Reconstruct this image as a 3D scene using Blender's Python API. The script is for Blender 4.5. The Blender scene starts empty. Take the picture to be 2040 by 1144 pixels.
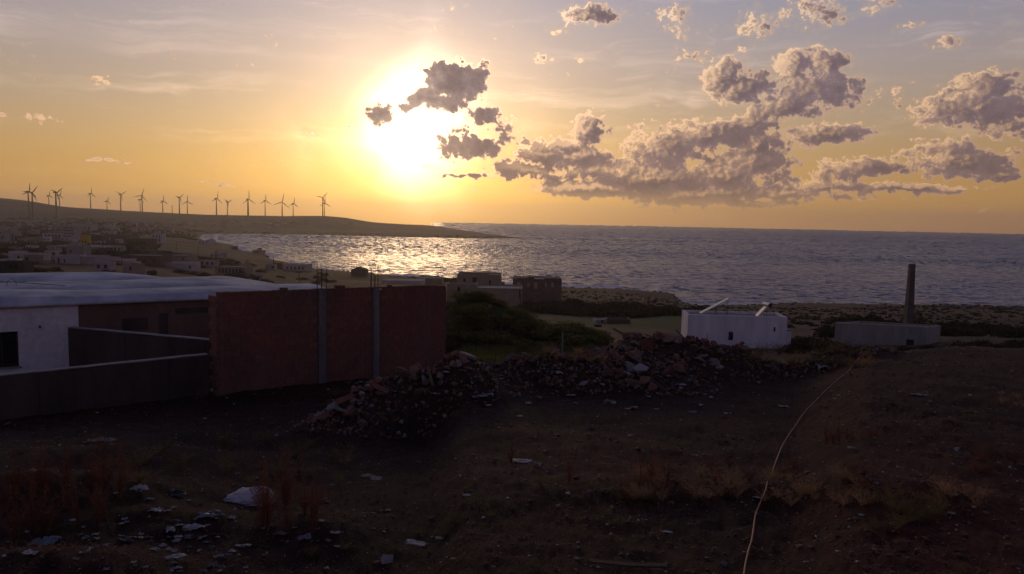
import bpy, bmesh, math, random
import numpy as np
from mathutils import Matrix, Vector

# ------------------------------------------------------------------ basics
SC = bpy.context.scene
COL = SC.collection
RNG = random.Random(7)
NR = np.random.RandomState(11)
F = 1473.0
CZ = 35.0                      # camera height above the sea
PITCH = math.atan(132.9 / F)
ROLL = math.atan(0.01923)

# ------------------------------------------------------------------ camera
cam_d = bpy.data.cameras.new('camera')
cam = bpy.data.objects.new('camera', cam_d); COL.objects.link(cam)
cam_d.lens = 26.0; cam_d.sensor_width = 36.0
cam_d.clip_start = 0.1; cam_d.clip_end = 30000
CM = Matrix.Rotation(math.pi / 2 - PITCH, 4, 'X') @ Matrix.Rotation(ROLL, 4, 'Z')
cam.matrix_world = Matrix.Translation((0, 0, CZ)) @ CM
SC.camera = cam
CM3 = CM.to_3x3()


def ray(px, py):
    """direction in the world of a point of the photograph (2040x1144)"""
    return (CM3 @ Vector(((px - 1020) / F, (572 - py) / F, -1.0))).normalized()


# ------------------------------------------------------------------ exposure / colour
SC.view_settings.view_transform = 'Standard'
SC.view_settings.look = 'None'
SC.view_settings.exposure = 0.0
SC.view_settings.gamma = 1.0
SC.view_settings.use_curve_mapping = False
SC.cycles.use_denoising = True
SC.cycles.volume_bounces = 0
SC.cycles.max_bounces = 5
SC.cycles.diffuse_bounces = 2
SC.cycles.glossy_bounces = 2
SC.cycles.sample_clamp_indirect = 4.0

# ------------------------------------------------------------------ sun
SUN_PX = (826, 262)
SUN_DIR = ray(*SUN_PX)
sd = bpy.data.lights.new('sun', 'SUN')
sd.energy = 0.26; sd.angle = math.radians(10.0); sd.color = (1.0, 0.66, 0.36)
so = bpy.data.objects.new('sun', sd); COL.objects.link(so)
so.rotation_euler = SUN_DIR.to_track_quat('Z', 'Y').to_euler()
so.location = (0, 0, 200)

# ------------------------------------------------------------------ node helper


class NT:
    def __init__(s, tree): s.t = tree; s.n = tree.nodes; s.l = tree.links

    def node(s, typ, **kw):
        n = s.n.new(typ)
        for k, v in kw.items(): setattr(n, k, v)
        return n

    def put(s, sock, v):
        if v is None: return
        if isinstance(v, bpy.types.NodeSocket): s.l.new(v, sock)
        else: sock.default_value = v

    def m(s, op, a, b=None, c=None, clamp=False):
        n = s.node('ShaderNodeMath', operation=op, use_clamp=clamp)
        s.put(n.inputs[0], a); s.put(n.inputs[1], b); s.put(n.inputs[2], c)
        return n.outputs[0]

    def vm(s, op, a, b=None, out=0, scale=None):
        n = s.node('ShaderNodeVectorMath', operation=op)
        s.put(n.inputs[0], a); s.put(n.inputs[1], b)
        if scale is not None: s.put(n.inputs['Scale'], scale)
        return n.outputs[out]

    def mix(s, fac, a, b, blend='MIX'):
        n = s.node('ShaderNodeMix', data_type='RGBA', blend_type=blend)
        s.put(n.inputs['Factor'], fac); s.put(n.inputs[6], a); s.put(n.inputs[7], b)
        return n.outputs[2]

    def noise(s, vec, scale, detail=4, rough=0.55, dist=0.0, dim='3D', lac=2.0, out=0):
        n = s.node('ShaderNodeTexNoise', noise_dimensions=dim)
        s.put(n.inputs['Vector'], vec); n.inputs['Scale'].default_value = scale
        n.inputs['Detail'].default_value = detail; n.inputs['Roughness'].default_value = rough
        n.inputs['Distortion'].default_value = dist; n.inputs['Lacunarity'].default_value = lac
        return n.outputs[out]

    def maprange(s, v, a, b, c=0.0, d=1.0, smooth=False):
        n = s.node('ShaderNodeMapRange')
        if smooth: n.interpolation_type = 'SMOOTHSTEP'
        s.put(n.inputs[0], v)
        for i, q in enumerate((a, b, c, d)): n.inputs[i + 1].default_value = q
        return n.outputs[0]

    def ramp(s, v, stops, interp='LINEAR'):
        n = s.node('ShaderNodeValToRGB'); r = n.color_ramp; r.interpolation = interp
        while len(r.elements) < len(stops): r.elements.new(0.5)
        for e, (p, c) in zip(r.elements, stops):
            e.position = p; e.color = (*c, 1) if len(c) == 3 else c
        s.put(n.inputs[0], v); return n.outputs[0]

    def mapping(s, vec, loc=(0, 0, 0), rot=(0, 0, 0), scale=(1, 1, 1), typ='POINT'):
        n = s.node('ShaderNodeMapping', vector_type=typ)
        s.put(n.inputs[0], vec); n.inputs[1].default_value = loc
        n.inputs[2].default_value = rot; n.inputs[3].default_value = scale
        return n.outputs[0]


# ------------------------------------------------------------------ world
def make_world():
    w = bpy.data.worlds.new('World'); SC.world = w; w.use_nodes = True
    T = NT(w.node_tree); T.n.clear()
    out = T.node('ShaderNodeOutputWorld'); bg = T.node('ShaderNodeBackground')
    bg.inputs['Strength'].default_value = 0.1
    T.l.new(bg.outputs[0], out.inputs[0])
    d = T.node('ShaderNodeTexCoord').outputs['Generated']
    d = T.vm('NORMALIZE', d)
    sep = T.node('ShaderNodeSeparateXYZ'); T.put(sep.inputs[0], d)
    X, Y, Z = sep.outputs
    DEG = 180 / math.pi
    az = T.m('MULTIPLY', T.m('ARCTAN2', X, Y), DEG)
    el = T.m('MULTIPLY', T.m('ARCSINE', Z), DEG)
    cmb = T.node('ShaderNodeCombineXYZ'); T.put(cmb.inputs[0], az); T.put(cmb.inputs[1], el)
    p = cmb.outputs[0]
    # physical sky underneath
    sky = T.node('ShaderNodeTexSky', sky_type='NISHITA')
    sky.sun_disc = False
    sky.sun_elevation = math.asin(SUN_DIR.z)
    sky.sun_rotation = math.atan2(SUN_DIR.x, SUN_DIR.y)
    sky.dust_density = 3.0; sky.air_density = 1.0; sky.ozone_density = 2.0
    skyc = T.vm('SCALE', sky.outputs[0], scale=0.012 / 0.1)
    # sunset colour by height above the horizon
    er = T.m('DIVIDE', T.m('ADD', el, 4.0), 94.0, clamp=True)
    E = lambda e: (e + 4) / 94
    base = T.ramp(er, [(0.0, (.33, .165, .075)), (E(0.2), (.47, .225, .085)), (E(1.6), (.48, .250, .068)),
                       (E(4), (.42, .238, .078)), (E(7.5), (.36, .255, .165)), (E(11.5), (.32, .262, .255)),
                       (E(16.5), (.225, .238, .33)), (E(28), (.13, .16, .245)), (E(50), (.045, .062, .120)),
                       (1.0, (.030, .042, .088))])
    # sun distance
    cosg = T.vm('DOT_PRODUCT', d, tuple(SUN_DIR), out=1)
    g = T.m('MULTIPLY', T.m('ARCCOSINE', cosg), DEG)
    # the side away from the sun is darker and bluer
    back = T.maprange(g, 25, 110, 0, 1, smooth=True)
    base = T.mix(back, base, T.mix(1.0, base, (.66, .52, .74, 1), 'MULTIPLY'))
    gw = T.m('MULTIPLY', g, T.maprange(T.noise(p, .13, 2, .5, dim='2D'), .30, .70, .78, 1.28))
    near = T.m('EXPONENT', T.m('MULTIPLY', T.m('POWER', T.m('DIVIDE', gw, 3.7), 2.0), -1.0))
    mid = T.m('EXPONENT', T.m('DIVIDE', g, -3.4))
    wide = T.m('EXPONENT', T.m('DIVIDE', g, -12.0))

    def sc(col, f): return T.vm('SCALE', col, scale=f)
    lowc = T.maprange(el, 1.0, 11.0, 0, 1, smooth=True)
    glow = T.vm('ADD', sc((2.9, 2.4, 1.75), near), sc(T.mix(lowc, (1.9, 1.12, .12, 1), (1.35, .82, .44, 1)), mid))
    glow = T.vm('ADD', glow, sc(T.mix(lowc, (.80, .37, .0, 1), (.25, .125, .075, 1)), wide))
    clear = T.vm('ADD', T.vm('ADD', base, glow), T.vm('SCALE', skyc, scale=.1))
    # cirrus: long faint streaks fanning from the right
    wv = T.vm('ADD', p, T.vm('SCALE', T.noise(p, .12, 3, out=1), scale=2.6))
    ci = T.noise(T.mapping(wv, rot=(0, 0, math.radians(13)), scale=(.045, .8, 1)), 1.0, 7, .62)
    cim = T.noise(T.mapping(p, loc=(3, 8, 0), scale=(.07, .13, 1)), 1.0, 2, .5)
    ci = T.m('MULTIPLY', T.maprange(ci, .46, .74, 0, 1, smooth=True), T.maprange(cim, .38, .6, .15, 1))
    ci = T.m('MULTIPLY', ci, T.maprange(el, 1.0, 7.0, .2, 1))
    clear = T.vm('ADD', clear, sc((.22, .15, .11), T.m('MULTIPLY', ci, T.maprange(g, 60, 20, .2, 1))))
    clear = T.vm('ADD', clear, T.vm('SCALE', clear, scale=T.m('MULTIPLY', ci, .10)))

    # cumulus: banks at their directions, broken up by fractal noise
    blobs = [
        (905, 168, 82, 48, 1.1), (945, 146, 48, 30, .95), (862, 190, 52, 24, .95), (905, 204, 55, 22, .9), (848, 203, 60, 20, 1.0), (815, 214, 30, 10, .9), (862, 150, 28, 16, .9), (1180, 376, 170, 24, 1.0), (1560, 388, 130, 20, .9), (1510, 288, 100, 34, .92), (1500, 405, 150, 9, .85), (1120, 290, 50, 20, .9),
        (962, 228, 40, 24, .85), (757, 228, 34, 24, .95), (935, 286, 88, 38, .95), (1005, 262, 45, 34, .75),
        (930, 350, 80, 10, .8), (690, 254, 46, 14, .62), (615, 264, 18, 8, .6), (860, 330, 40, 7, .5),
        (1080, 306, 75, 40, .95), (1172, 256, 52, 42, .85), (1150, 312, 90, 34, .95), (1060, 338, 130, 26, .9),
        (1210, 342, 160, 34, .95), (1130, 374, 110, 20, .8), (1300, 356, 180, 44, 1.1), (1390, 384, 210, 34, 1.05), (1440, 350, 120, 40, 1.0),
        (1325, 300, 105, 46, .95), (1410, 272, 120, 40, .95), (1490, 250, 95, 30, .85), (1500, 325, 95, 54, .95),
        (1290, 250, 46, 16, .7), (1470, 405, 190, 14, .75),
        (1446, 150, 58, 46, .9), (1485, 176, 88, 36, .95), (1582, 132, 42, 38, .95), (1642, 128, 54, 38, .95),
        (1620, 182, 96, 50, .95), (1565, 216, 100, 26, .9), (1650, 268, 92, 25, .95), (1745, 205, 85, 24, .62),
        (1790, 180, 40, 26, .55), (1940, 216, 112, 40, 1.0), (1965, 178, 62, 38, .95), (2020, 256, 60, 26, .8),
        (2070, 205, 60, 40, .9), (1915, 324, 110, 33, 1.0), (1895, 298, 66, 26, .85), (2000, 344, 60, 18, .85),
        (1815, 310, 70, 22, .62), (1715, 338, 110, 28, .85), (1800, 378, 140, 15, .9), (1640, 370, 120, 22, .8),
        (1885, 375, 75, 11, .8), (1700, 396, 130, 9, .65), (1180, 30, 76, 24, .85), (1112, 58, 40, 14, .7),
        (1345, 38, 36, 38, .68), (1505, 45, 40, 42, .7), (1620, 24, 78, 32, .78), (1735, 8, 46, 22, .7),
        (1806, 52, 30, 11, .66), (1897, 86, 36, 17, .66), (912, 14, 26, 9, .66), (1085, 116, 36, 20, .62),
        (1160, 114, 26, 13, .6), (1385, 108, 60, 18, .6), (1480, 98, 28, 10, .6), (66, 233, 34, 13, .75),
        (6, 232, 20, 8, .7), (120, 240, 18, 6, .6), (205, 157, 24, 12, .62), (120, 160, 40, 8, .5),
        (205, 318, 62, 6, .68), (430, 365, 90, 5, .5), (1830, 278, 30, 9, .6), (1960, 422, 60, 7, .55),
        (1290, 415, 200, 10, .5), (980, 345, 60, 16, .7), (940, 378, 40, 6, .55)]
    wn = T.vm('SUBTRACT', T.noise(p, .55, 3, .5, out=1), (.5, .5, .5))
    pw = T.vm('ADD', p, T.vm('SCALE', wn, scale=1.3))
    def bank(pw):
      M = None
      for bx, by, rx, ry, s in blobs:
          rx *= 1.10; ry *= 1.14
          if s < .8: s *= .68; rx *= 1.1; ry *= 1.1
          r = ray(bx, by)
          a0 = math.degrees(math.atan2(r.x, r.y)); e0 = math.degrees(math.asin(r.z))
          sx = F / rx / DEG; sy = F / ry / DEG
          mp = T.mapping(pw, loc=(-a0 * sx, -e0 * sy, 0), scale=(sx, sy, 0))
          gr = T.node('ShaderNodeTexGradient', gradient_type='QUADRATIC_SPHERE'); T.put(gr.inputs[0], mp)
          v = T.m('MULTIPLY', T.m('POWER', gr.outputs[1], .36), s)
          M = v if M is None else T.m('SMOOTH_MAX', M, v, .12)
      return M
    sa = math.degrees(math.atan2(SUN_DIR.x, SUN_DIR.y)); se = math.degrees(math.asin(SUN_DIR.z))
    ts = T.vm('NORMALIZE', T.vm('SUBTRACT', (sa, se + 9.0, 0), p))
    M = bank(pw); M2 = bank(T.vm('ADD', pw, T.vm('SCALE', ts, scale=.75)))
    dM = T.m('SUBTRACT', M, M2)
    # elsewhere on the sky: a sparse scatter of the same clouds
    gen = T.maprange(T.noise(T.mapping(d, scale=(1, 1, 2.5)), 3.2, 3, .5), .56, .75, 0, .8)
    off = T.m('MAXIMUM', T.maprange(T.m('ABSOLUTE', az), 37, 44, 0, 1), T.maprange(el, 19, 24, 0, 1))
    M = T.m('MAXIMUM', M, T.m('MULTIPLY', T.m('MULTIPLY', gen, off), T.maprange(el, 1, 5, 0, 1)))

    def dens(vec):
        wv2 = T.vm('ADD', vec, T.vm('SCALE', T.vm('SUBTRACT', T.noise(vec, 1.3, 2, .5, out=1), (.5, .5, .5)), scale=.55))
        n1 = T.noise(T.mapping(wv2, scale=(.7, 1.1, 1)), .62, 11, .67, dim='2D')
        vo = T.node('ShaderNodeTexVoronoi', feature='SMOOTH_F1', voronoi_dimensions='2D'); T.put(vo.inputs['Vector'], wv2)
        vo.inputs['Scale'].default_value = 1.6; vo.inputs['Detail'].default_value = 3
        vo.inputs['Roughness'].default_value = .55; vo.inputs['Smoothness'].default_value = .35
        vo.normalize = False
        b = T.m('SUBTRACT', .52, vo.outputs['Distance'])
        return T.m('ADD', T.m('MULTIPLY', T.m('SUBTRACT', n1, .5), 1.7), T.m('MULTIPLY', b, .55))
    n0 = dens(p)
    # unit step towards the sun on the sky
    n1 = dens(T.vm('ADD', p, T.vm('SCALE', ts, scale=.28)))
    D = T.m('SUBTRACT', T.m('ADD', T.m('MULTIPLY', M, 1.6), n0), .36)
    veil = T.m('MULTIPLY', T.maprange(D, -.42, .10, 0, 1, smooth=True), T.maprange(M, .02, .2, 0, .34))
    alpha = T.m('MULTIPLY', T.maprange(D, 0.0, .20, 0, 1, smooth=True), T.maprange(M, .02, .2, 0, 1))
    thick = T.maprange(D, .1, 1.1, 0, 1)
    dd = T.m('ADD', T.m('MULTIPLY', T.m('SUBTRACT', n0, n1), .55), T.m('MULTIPLY', dM, 1.5))
    relief = T.maprange(dd, -.08, .46, 0, 1)
    edge = T.m('SUBTRACT', 1.0, T.maprange(D, .02, .40, 0, 1, smooth=True))
    lit = T.m('ADD', T.m('MULTIPLY', edge, T.m('ADD', T.maprange(g, 5, 16, 1.0, .68), T.m('MULTIPLY', relief, 1.1))), T.m('MULTIPLY', T.m('POWER', relief, 1.8), T.maprange(g, 6, 13, .012, .86)), clamp=True)
    lit = T.m('MULTIPLY', lit, T.m('SUBTRACT', 1.0, T.m('MULTIPLY', thick, .22)))
    # light that gets through: forward scattering, strong round the sun, fading off to the right
    fs = T.m('ADD', T.m('MULTIPLY', mid, 1.9), T.m('ADD', T.m('MULTIPLY', wide, .9), .58))
    lowt = T.maprange(el, 1, 15, 0, 1)
    litc = T.vm('SCALE', T.mix(lowt, (1.30, .74, .36, 1), (1.42, .98, .66, 1)), scale=fs)
    darkc = T.mix(T.maprange(el, 0, 9, 0, 1), (.200, .118, .098, 1), (.165, .118, .135, 1))
    darkc = T.vm('ADD', darkc, T.vm('SCALE', (.55, .33, .16), scale=T.m('MULTIPLY', mid, .30)))
    darkc = T.vm('ADD', darkc, T.vm('SCALE', (.60, .45, .32), scale=T.m('MULTIPLY', near, .30)))
    darkc = T.vm('SCALE', darkc, scale=T.m('MULTIPLY', T.maprange(thick, 0, 1, 1.30, .84), T.maprange(T.noise(p, .35, 4, .6, dim='2D'), .35, .65, .88, 1.14)))
    cc = T.mix(lit, darkc, litc)
    cc = T.mix(back, cc, T.mix(1.0, cc, (.25, .26, .36, 1), 'MULTIPLY'))
    # low clouds dissolve in the air near the horizon
    veil = T.m('MULTIPLY', veil, T.maprange(el, .5, 4, 0, 1))
    alpha = T.m('MULTIPLY', alpha, T.maprange(el, -.1, 2.6, .15, 1))
    alpha = T.m('MULTIPLY', alpha, T.m('ADD', .95, T.m('MULTIPLY', thick, .05)))
    clear = T.mix(veil, clear, T.mix(back, T.vm('SCALE', litc, scale=.62), T.vm('SCALE', litc, scale=.12)))
    col = T.mix(alpha, clear, cc)
    # below the horizon only dim ground haze
    tot = T.vm('SCALE', col, scale=10.0)
    tot = T.vm('SCALE', tot, scale=T.maprange(el, -6, -1.5, .12, 1))
    T.l.new(tot, bg.inputs['Color'])


make_world()

# ------------------------------------------------------------------ noise in numpy


def _h(ix, iy, s):
    n = (ix.astype(np.int64) * 374761393 + iy.astype(np.int64) * 668265263 + s * 974634777) & 0x7fffffff
    n = ((n ^ (n >> 13)) * 1274126177) & 0x7fffffff
    n = n ^ (n >> 16)
    return (n & 0xffff) / 65535.0


def vn(x, y, s=0):
    x = np.asarray(x, float); y = np.asarray(y, float)
    ix = np.floor(x); iy = np.floor(y); fx = x - ix; fy = y - iy
    fx = fx * fx * (3 - 2 * fx); fy = fy * fy * (3 - 2 * fy)
    a = _h(ix, iy, s); b = _h(ix + 1, iy, s); c = _h(ix, iy + 1, s); d = _h(ix + 1, iy + 1, s)
    return (a + (b - a) * fx) * (1 - fy) + (c + (d - c) * fx) * fy


def fbm(x, y, s=0, o=4):
    v = 0; a = .5; t = 0
    for i in range(o):
        v = v + a * vn(x * 2 ** i + 17.3 * i, y * 2 ** i + 9.1 * i, s + i); t += a; a *= .5
    return v / t


def sst(a, b, x):
    t = np.clip((x - a) / (b - a), 0, 1); return t * t * (3 - 2 * t)


# ------------------------------------------------------------------ terrain
def hy(px): return 439.1 + (px - 1020) * 0.01923


def zr(px, py, Y): return -(py - hy(px)) / F * Y


NEAR_L = [(.3, -2.45), (3, -2.75), (6, -3.3), (10, -3.9), (14, -4.6), (18, -5.15), (24, -5.25), (30, -6.2)]
NEAR_M = [(.3, -2.4), (3, -2.55), (6, -3.0), (10, -3.5), (16, -4.2), (22, -4.75), (30, -5.8)]
NEAR_R = [(.3, -2.3), (3, -2.45), (6, -2.7), (10, -3.0), (16, -3.35), (24, -3.85), (28, -4.6), (40, -8)]
W = -5.0 - CZ        # under the water


def S(z): return z - CZ


def prof():
    c = {}
    far0 = [(60, -11), (120, -14), (200, S(18)), (260, zr(0, 528, 260)), (400, zr(0, 500, 400)), (700, zr(0, 472, 700)),
            (1100, zr(0, 452, 1100)), (1500, zr(0, 432, 1500)), (1900, zr(0, 410, 1900)), (2300, zr(0, 393, 2300)), (3200, S(60))]
    c[-700] = NEAR_L + far0
    c[0] = NEAR_L + far0
    c[60] = NEAR_L + [(q, zz) for q, zz in far0[:-2]] + [(2300, zr(60, 399, 2300)), (3200, S(50))]
    c[140] = NEAR_L + [(60, -12), (150, -15), (270, zr(140, 530, 270)), (600, zr(140, 482, 600)), (1000, zr(140, 456, 1000)),
                       (1500, zr(140, 434, 1500)), (2100, zr(140, 412, 2100)), (3200, S(35))]
    c[240] = NEAR_L + [(60, -12), (150, -16), (270, zr(240, 532, 270)), (600, zr(240, 484, 600)), (950, zr(240, 462, 950)),
                       (1500, zr(240, 437, 1500)), (2080, zr(240, 418, 2080)), (3200, S(30))]
    c[340] = NEAR_L + [(60, -12), (150, -17), (300, zr(340, 538, 300)), (500, zr(340, 500, 500)), (800, zr(340, 476, 800)),
                       (1100, S(4)), (1500, zr(340, 448, 1500)), (2050, zr(340, 424, 2050)), (3200, S(28))]
    c[395] = NEAR_L + [(60, -12), (150, -18), (300, zr(395, 545, 300)), (430, zr(395, 520, 430)), (600, zr(395, 495, 600)),
                       (800, zr(395, 481, 800)), (1020, S(.8)), (1250, S(.6)), (1450, S(3)), (1650, zr(395, 455, 1650)),
                       (2050, zr(395, 427, 2050)), (3200, S(26))]
    c[440] = NEAR_L + [(60, -12), (150, -18), (300, S(11)), (450, S(7)), (650, S(5)), (880, S(1.5)), (960, S(-.5)), (1000, W),
                       (1250, W), (1330, S(-.5)), (1400, S(2)), (1650, S(6)), (2030, zr(440, 427.5, 2030)), (3200, S(26))]
    c[530] = NEAR_L + [(60, -12), (150, -19), (300, S(10)), (450, S(5)), (600, S(1.8)), (690, S(-.4)), (720, W),
                       (1330, W), (1400, S(-.4)), (1430, S(2)), (1700, S(8)), (2020, zr(530, 429, 2020)), (3200, S(25))]
    c[570] = NEAR_L + [(60, -12), (150, -20), (300, S(9)), (420, S(3)), (535, S(1.2)), (572, S(-.4)), (600, W),
                       (1370, W), (1400, S(-.4)), (1430, S(2)), (1700, S(8)), (2020, zr(570, 429.5, 2020)), (3200, S(25))]
    c[650] = NEAR_L + [(60, -13), (150, -20), (300, S(8)), (420, S(2.5)), (495, S(-.4)), (520, W),
                       (1340, W), (1390, S(-.4)), (1430, S(2)), (1700, S(8)), (2020, zr(650, 429, 2020)), (3200, S(25))]
    c[690] = NEAR_L + [(60, -13), (150, -20), (300, S(8)), (420, S(2.2)), (480, S(-.4)), (510, W),
                       (1330, W), (1380, S(-.4)), (1430, S(2)), (1700, S(7)), (2050, zr(690, 433, 2050)), (3200, S(20))]
    c[740] = NEAR_L + [(60, -13), (150, -20), (300, S(8)), (400, S(2.5)), (466, S(-.4)), (500, W),
                       (1320, W), (1370, S(-.4)), (1430, S(2)), (1700, S(5)), (2100, zr(740, 442.5, 2100)), (3200, S(8))]
    c[860] = NEAR_L + [(60, -12), (150, -19), (300, S(7.5)), (400, S(2)), (446, S(-.4)), (480, W),
                       (1310, W), (1350, S(-.4)), (1400, S(1.5)), (1700, S(5)), (2200, zr(860, 449, 2200)), (3200, S(3))]
    c[930] = NEAR_M + [(38, -7.3), (60, -10), (150, -19), (300, S(7.5)), (380, S(2.5)), (432, S(-.4)), (470, W),
                       (1320, W), (1360, S(-.4)), (1420, S(2)), (1700, S(4)), (1850, S(5)), (2200, S(1)), (2400, W)]
    c[1000] = NEAR_M + [(38, -7.3), (60, -10), (150, -19), (300, S(7)), (380, S(2)), (418, S(-.4)), (450, W),
                        (1350, W), (1400, S(-.4)), (1450, S(2.0)), (1600, S(2)), (1750, S(-1)), (1900, W)]
    c[1058] = NEAR_M + [(38, -7.3), (60, -10), (150, -19), (300, S(6)), (370, S(2)), (404, S(-.4)), (440, W),
                        (1380, W), (1420, S(.4)), (1480, S(.6)), (1540, W)]
    c[1078] = NEAR_M + [(38, -7.3), (60, -10), (150, -19), (300, S(6)), (370, S(2)), (402, S(-.4)), (440, W)]
    c[1230] = NEAR_M + [(50, -8.5), (100, -14.5), (150, zr(1230, 640, 150)), (210, S(11.5)), (300, S(5.5)), (370, S(1.8)), (398, S(-.3)), (430, W)]
    c[1345] = NEAR_M + [(50, -9), (83, -13.9), (150, -19), (250, S(7.5)), (320, S(2)), (360, S(1.2)), (376, S(-.3)), (400, W)]
    c[1385] = NEAR_M + [(50, -9.5), (83, -14.0), (150, -19), (250, S(7)), (300, S(1.5)), (322, S(-.2)), (350, W)]
    c[1600] = [(a, (b + e) / 2) for (a, b), (_, e) in zip(NEAR_M, NEAR_M)][:5] + [(22, -4.6), (26, -5.2), (40, -8.5), (83, -14.2), (150, -19.5), (240, S(7)),
                                                                                 (300, S(2.6)), (330, S(.8)), (341, S(-.4)), (370, W)]
    c[1740] = NEAR_R[:5] + [(23, -3.95), (27, -4.9), (40, -8.5), (83, -14), (150, -19.2), (240, S(8)), (300, S(3)), (330, S(.8)), (340, S(-.4)), (370, W)]
    c[1900] = NEAR_R + [(60, -11), (100, -15), (180, S(13)), (240, S(9)), (300, S(4)), (330, S(1)), (338, S(-.4)), (370, W)]
    c[2040] = NEAR_R + [(60, -11), (100, -15), (180, S(13)), (240, S(9)), (300, S(4)), (330, S(1)), (339, S(-.4)), (370, W)]
    c[2700] = c[2040]
    return c


_P = prof()
_PX = np.array(sorted(_P))
_LY = np.linspace(math.log(.3), math.log(3500), 700)
_TAB = np.array([np.interp(_LY, [math.log(a) for a, b in _P[k]], [b for a, b in _P[k]]) for k in _PX])
_GX = np.arange(-700, 2701, 10)
_TG = np.array([[np.interp(g, _PX, _TAB[:, j]) for j in range(_TAB.shape[1])] for g in _GX])


def _smooth(a, n, ax):
    for _ in range(n):
        b = np.pad(a, [(1, 1) if i == ax else (0, 0) for i in range(2)], mode='edge')
        a = (b[:-2, :] + 2 * a + b[2:, :]) / 4 if ax == 0 else (b[:, :-2] + 2 * a + b[:, 2:]) / 4
    return a


_TG = _smooth(_TG, 3, 0); _TG = _smooth(_TG, 3, 1)


def wx(px, Y): return (px - 1020) / F * Y


HEAPS = []       # world x, y, rx, ry, height
for px, Y, rx, ry, h in [(800, 17.2, 1.7, 1.3, 1.0), (880, 18.0, 1.4, 1.2, .85), (690, 16.6, .9, .7, .3), (975, 19.6, 1.3, 1.1, .55),
                         (1090, 20.2, 1.3, 1.1, .75), (1170, 19.5, .9, .8, .55), (1235, 21.0, 1.0, 1.2, .78), (1310, 21.6, 1.3, 1.4, .90), (1400, 22.0, 1.3, 1.3, .82),
                         (1480, 22.2, 1.2, 1.1, .58), (1580, 22.6, 1.4, 1.0, .34), (1680, 23.0, 1.3, .9, .45), (1300, 19.8, 1.4, 1.0, .35)]:
    HEAPS.append((wx(px, Y), Y, rx, ry, h))
# low swells of soil in the foreground
for px, Y, rx, ry, h in [(60, 9.5, 1.8, 1.2, .45), (330, 8.2, 1.4, .8, .22), (140, 6.6, 1.2, .6, .28), (620, 8.0, .8, .7, .22),
                         (1340, 9.2, 1.2, .7, .14), (1620, 8.8, 1.2, .7, .12), (1830, 7.6, 1.0, .6, .12), (240, 13, 2.2, 1.0, .3)]:
    HEAPS.append((wx(px, Y), Y, rx, ry, h))


def height(x, y, detail=True):
    """height of the ground above the sea at world x, y"""
    x = np.asarray(x, float); y = np.asarray(y, float)
    r = np.hypot(x, y); az = np.arctan2(x, y)
    a = np.clip(az, -.72, .80)
    t = np.tan(a); Yv = np.maximum(r * np.cos(a), .3)
    gx = np.clip((t * F + 1020 - _GX[0]) / 10, 0, len(_GX) - 1.001)
    gy = np.clip((np.log(Yv) - _LY[0]) / (_LY[1] - _LY[0]), 0, len(_LY) - 1.001)
    ix = gx.astype(int); iy = gy.astype(int); fx = gx - ix; fy = gy - iy
    z = (_TG[ix, iy] * (1 - fx) + _TG[ix + 1, iy] * fx) * (1 - fy) + (_TG[ix, iy + 1] * (1 - fx) + _TG[ix + 1, iy + 1] * fx) * fy
    w = sst(.95, 2.0, np.abs(az))
    z = z * (1 - w) + (-2.4 - .012 * r) * w
    z = z + CZ
    # overgrown mound
    m = mound(x, y)
    z = z + m
    k = 0
    for hx, hy_, rx, ry, hh in HEAPS:
        q = ((x - hx) / rx) ** 2 + ((y - hy_) / ry) ** 2
        k = k + hh * np.exp(-q * 1.1)
    z = z + k * (.82 + .36 * fbm(x * 1.3, y * 1.3, 5, 3))
    if detail:
        z = z + (fbm(x * .02, y * .02, 3, 4) - .5) * np.clip((r - 30) / 40, 0, 1) * 1.6
        z = z + (fbm(x * .0035, y * .0035, 33, 4) - .5) * np.clip((r - 1400) / 600, 0, 1) * 6 * (z > 4)
        nearw = 1 - sst(40, 120, r)
        z = z + nearw * ((fbm(x * .9, y * .9, 21, 3) - .5) * .16 + (fbm(x * 5, y * 5, 22, 3) - .5) * .085)
        z = z + nearw * (1 - sst(12, 30, r)) * (fbm(x * 22, y * 22, 29, 2) - .5) * .036
        z = z + nearw * np.clip(k, 0, 1) * (fbm(x * 3.1, y * 3.1, 23, 3) - .5) * .30
    return z


def mound(x, y):
    m = 0
    for px, Y, rx, ry, h in [(905, 46, 2.6, 6, 2.0), (960, 46, 2.6, 6, 2.0), (840, 47, 3, 6, 1.4), (1030, 46, 2.4, 5, 1.5), (1110, 45.5, 2.3, 5, 1.3), (1175, 45, 1.6, 4, 1.05), (1210, 44, 1.0, 3, .4)]:
        cx = wx(px, Y)
        q = ((x - cx) / rx) ** 2 + ((y - Y) / ry) ** 2
        m = m + h * np.exp(-q * 1.3)
    return m


def hz(x, y): return float(height(np.array([x]), np.array([y]))[0])


_MY = np.exp(np.linspace(math.log(2.0), math.log(3000), 1400))


def G(px, py):
    """where the line of sight through a point of the photograph meets the ground"""
    d = ray(px, py); k = _MY / d.y
    xs = d.x * k; zs = CZ + d.z * k
    hh = height(xs, _MY)
    below = np.nonzero(zs <= hh)[0]
    i = below[0] if len(below) else len(_MY) - 1
    return Vector((xs[i], _MY[i], hh[i]))


def P(px, py, Y):
    d = ray(px, py); k = Y / d.y
    return Vector((d.x * k, Y, CZ + d.z * k))


def GY(px, Y):
    x = wx(px, Y); return Vector((x, Y, hz(x, Y)))


# ------------------------------------------------------------------ materials
MATS = {}


def principled(name):
    m = bpy.data.materials.new(name); m.use_nodes = True
    T = NT(m.node_tree); b = [n for n in T.n if n.type == 'BSDF_PRINCIPLED'][0]
    MATS[name] = m
    return m, T, b


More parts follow.
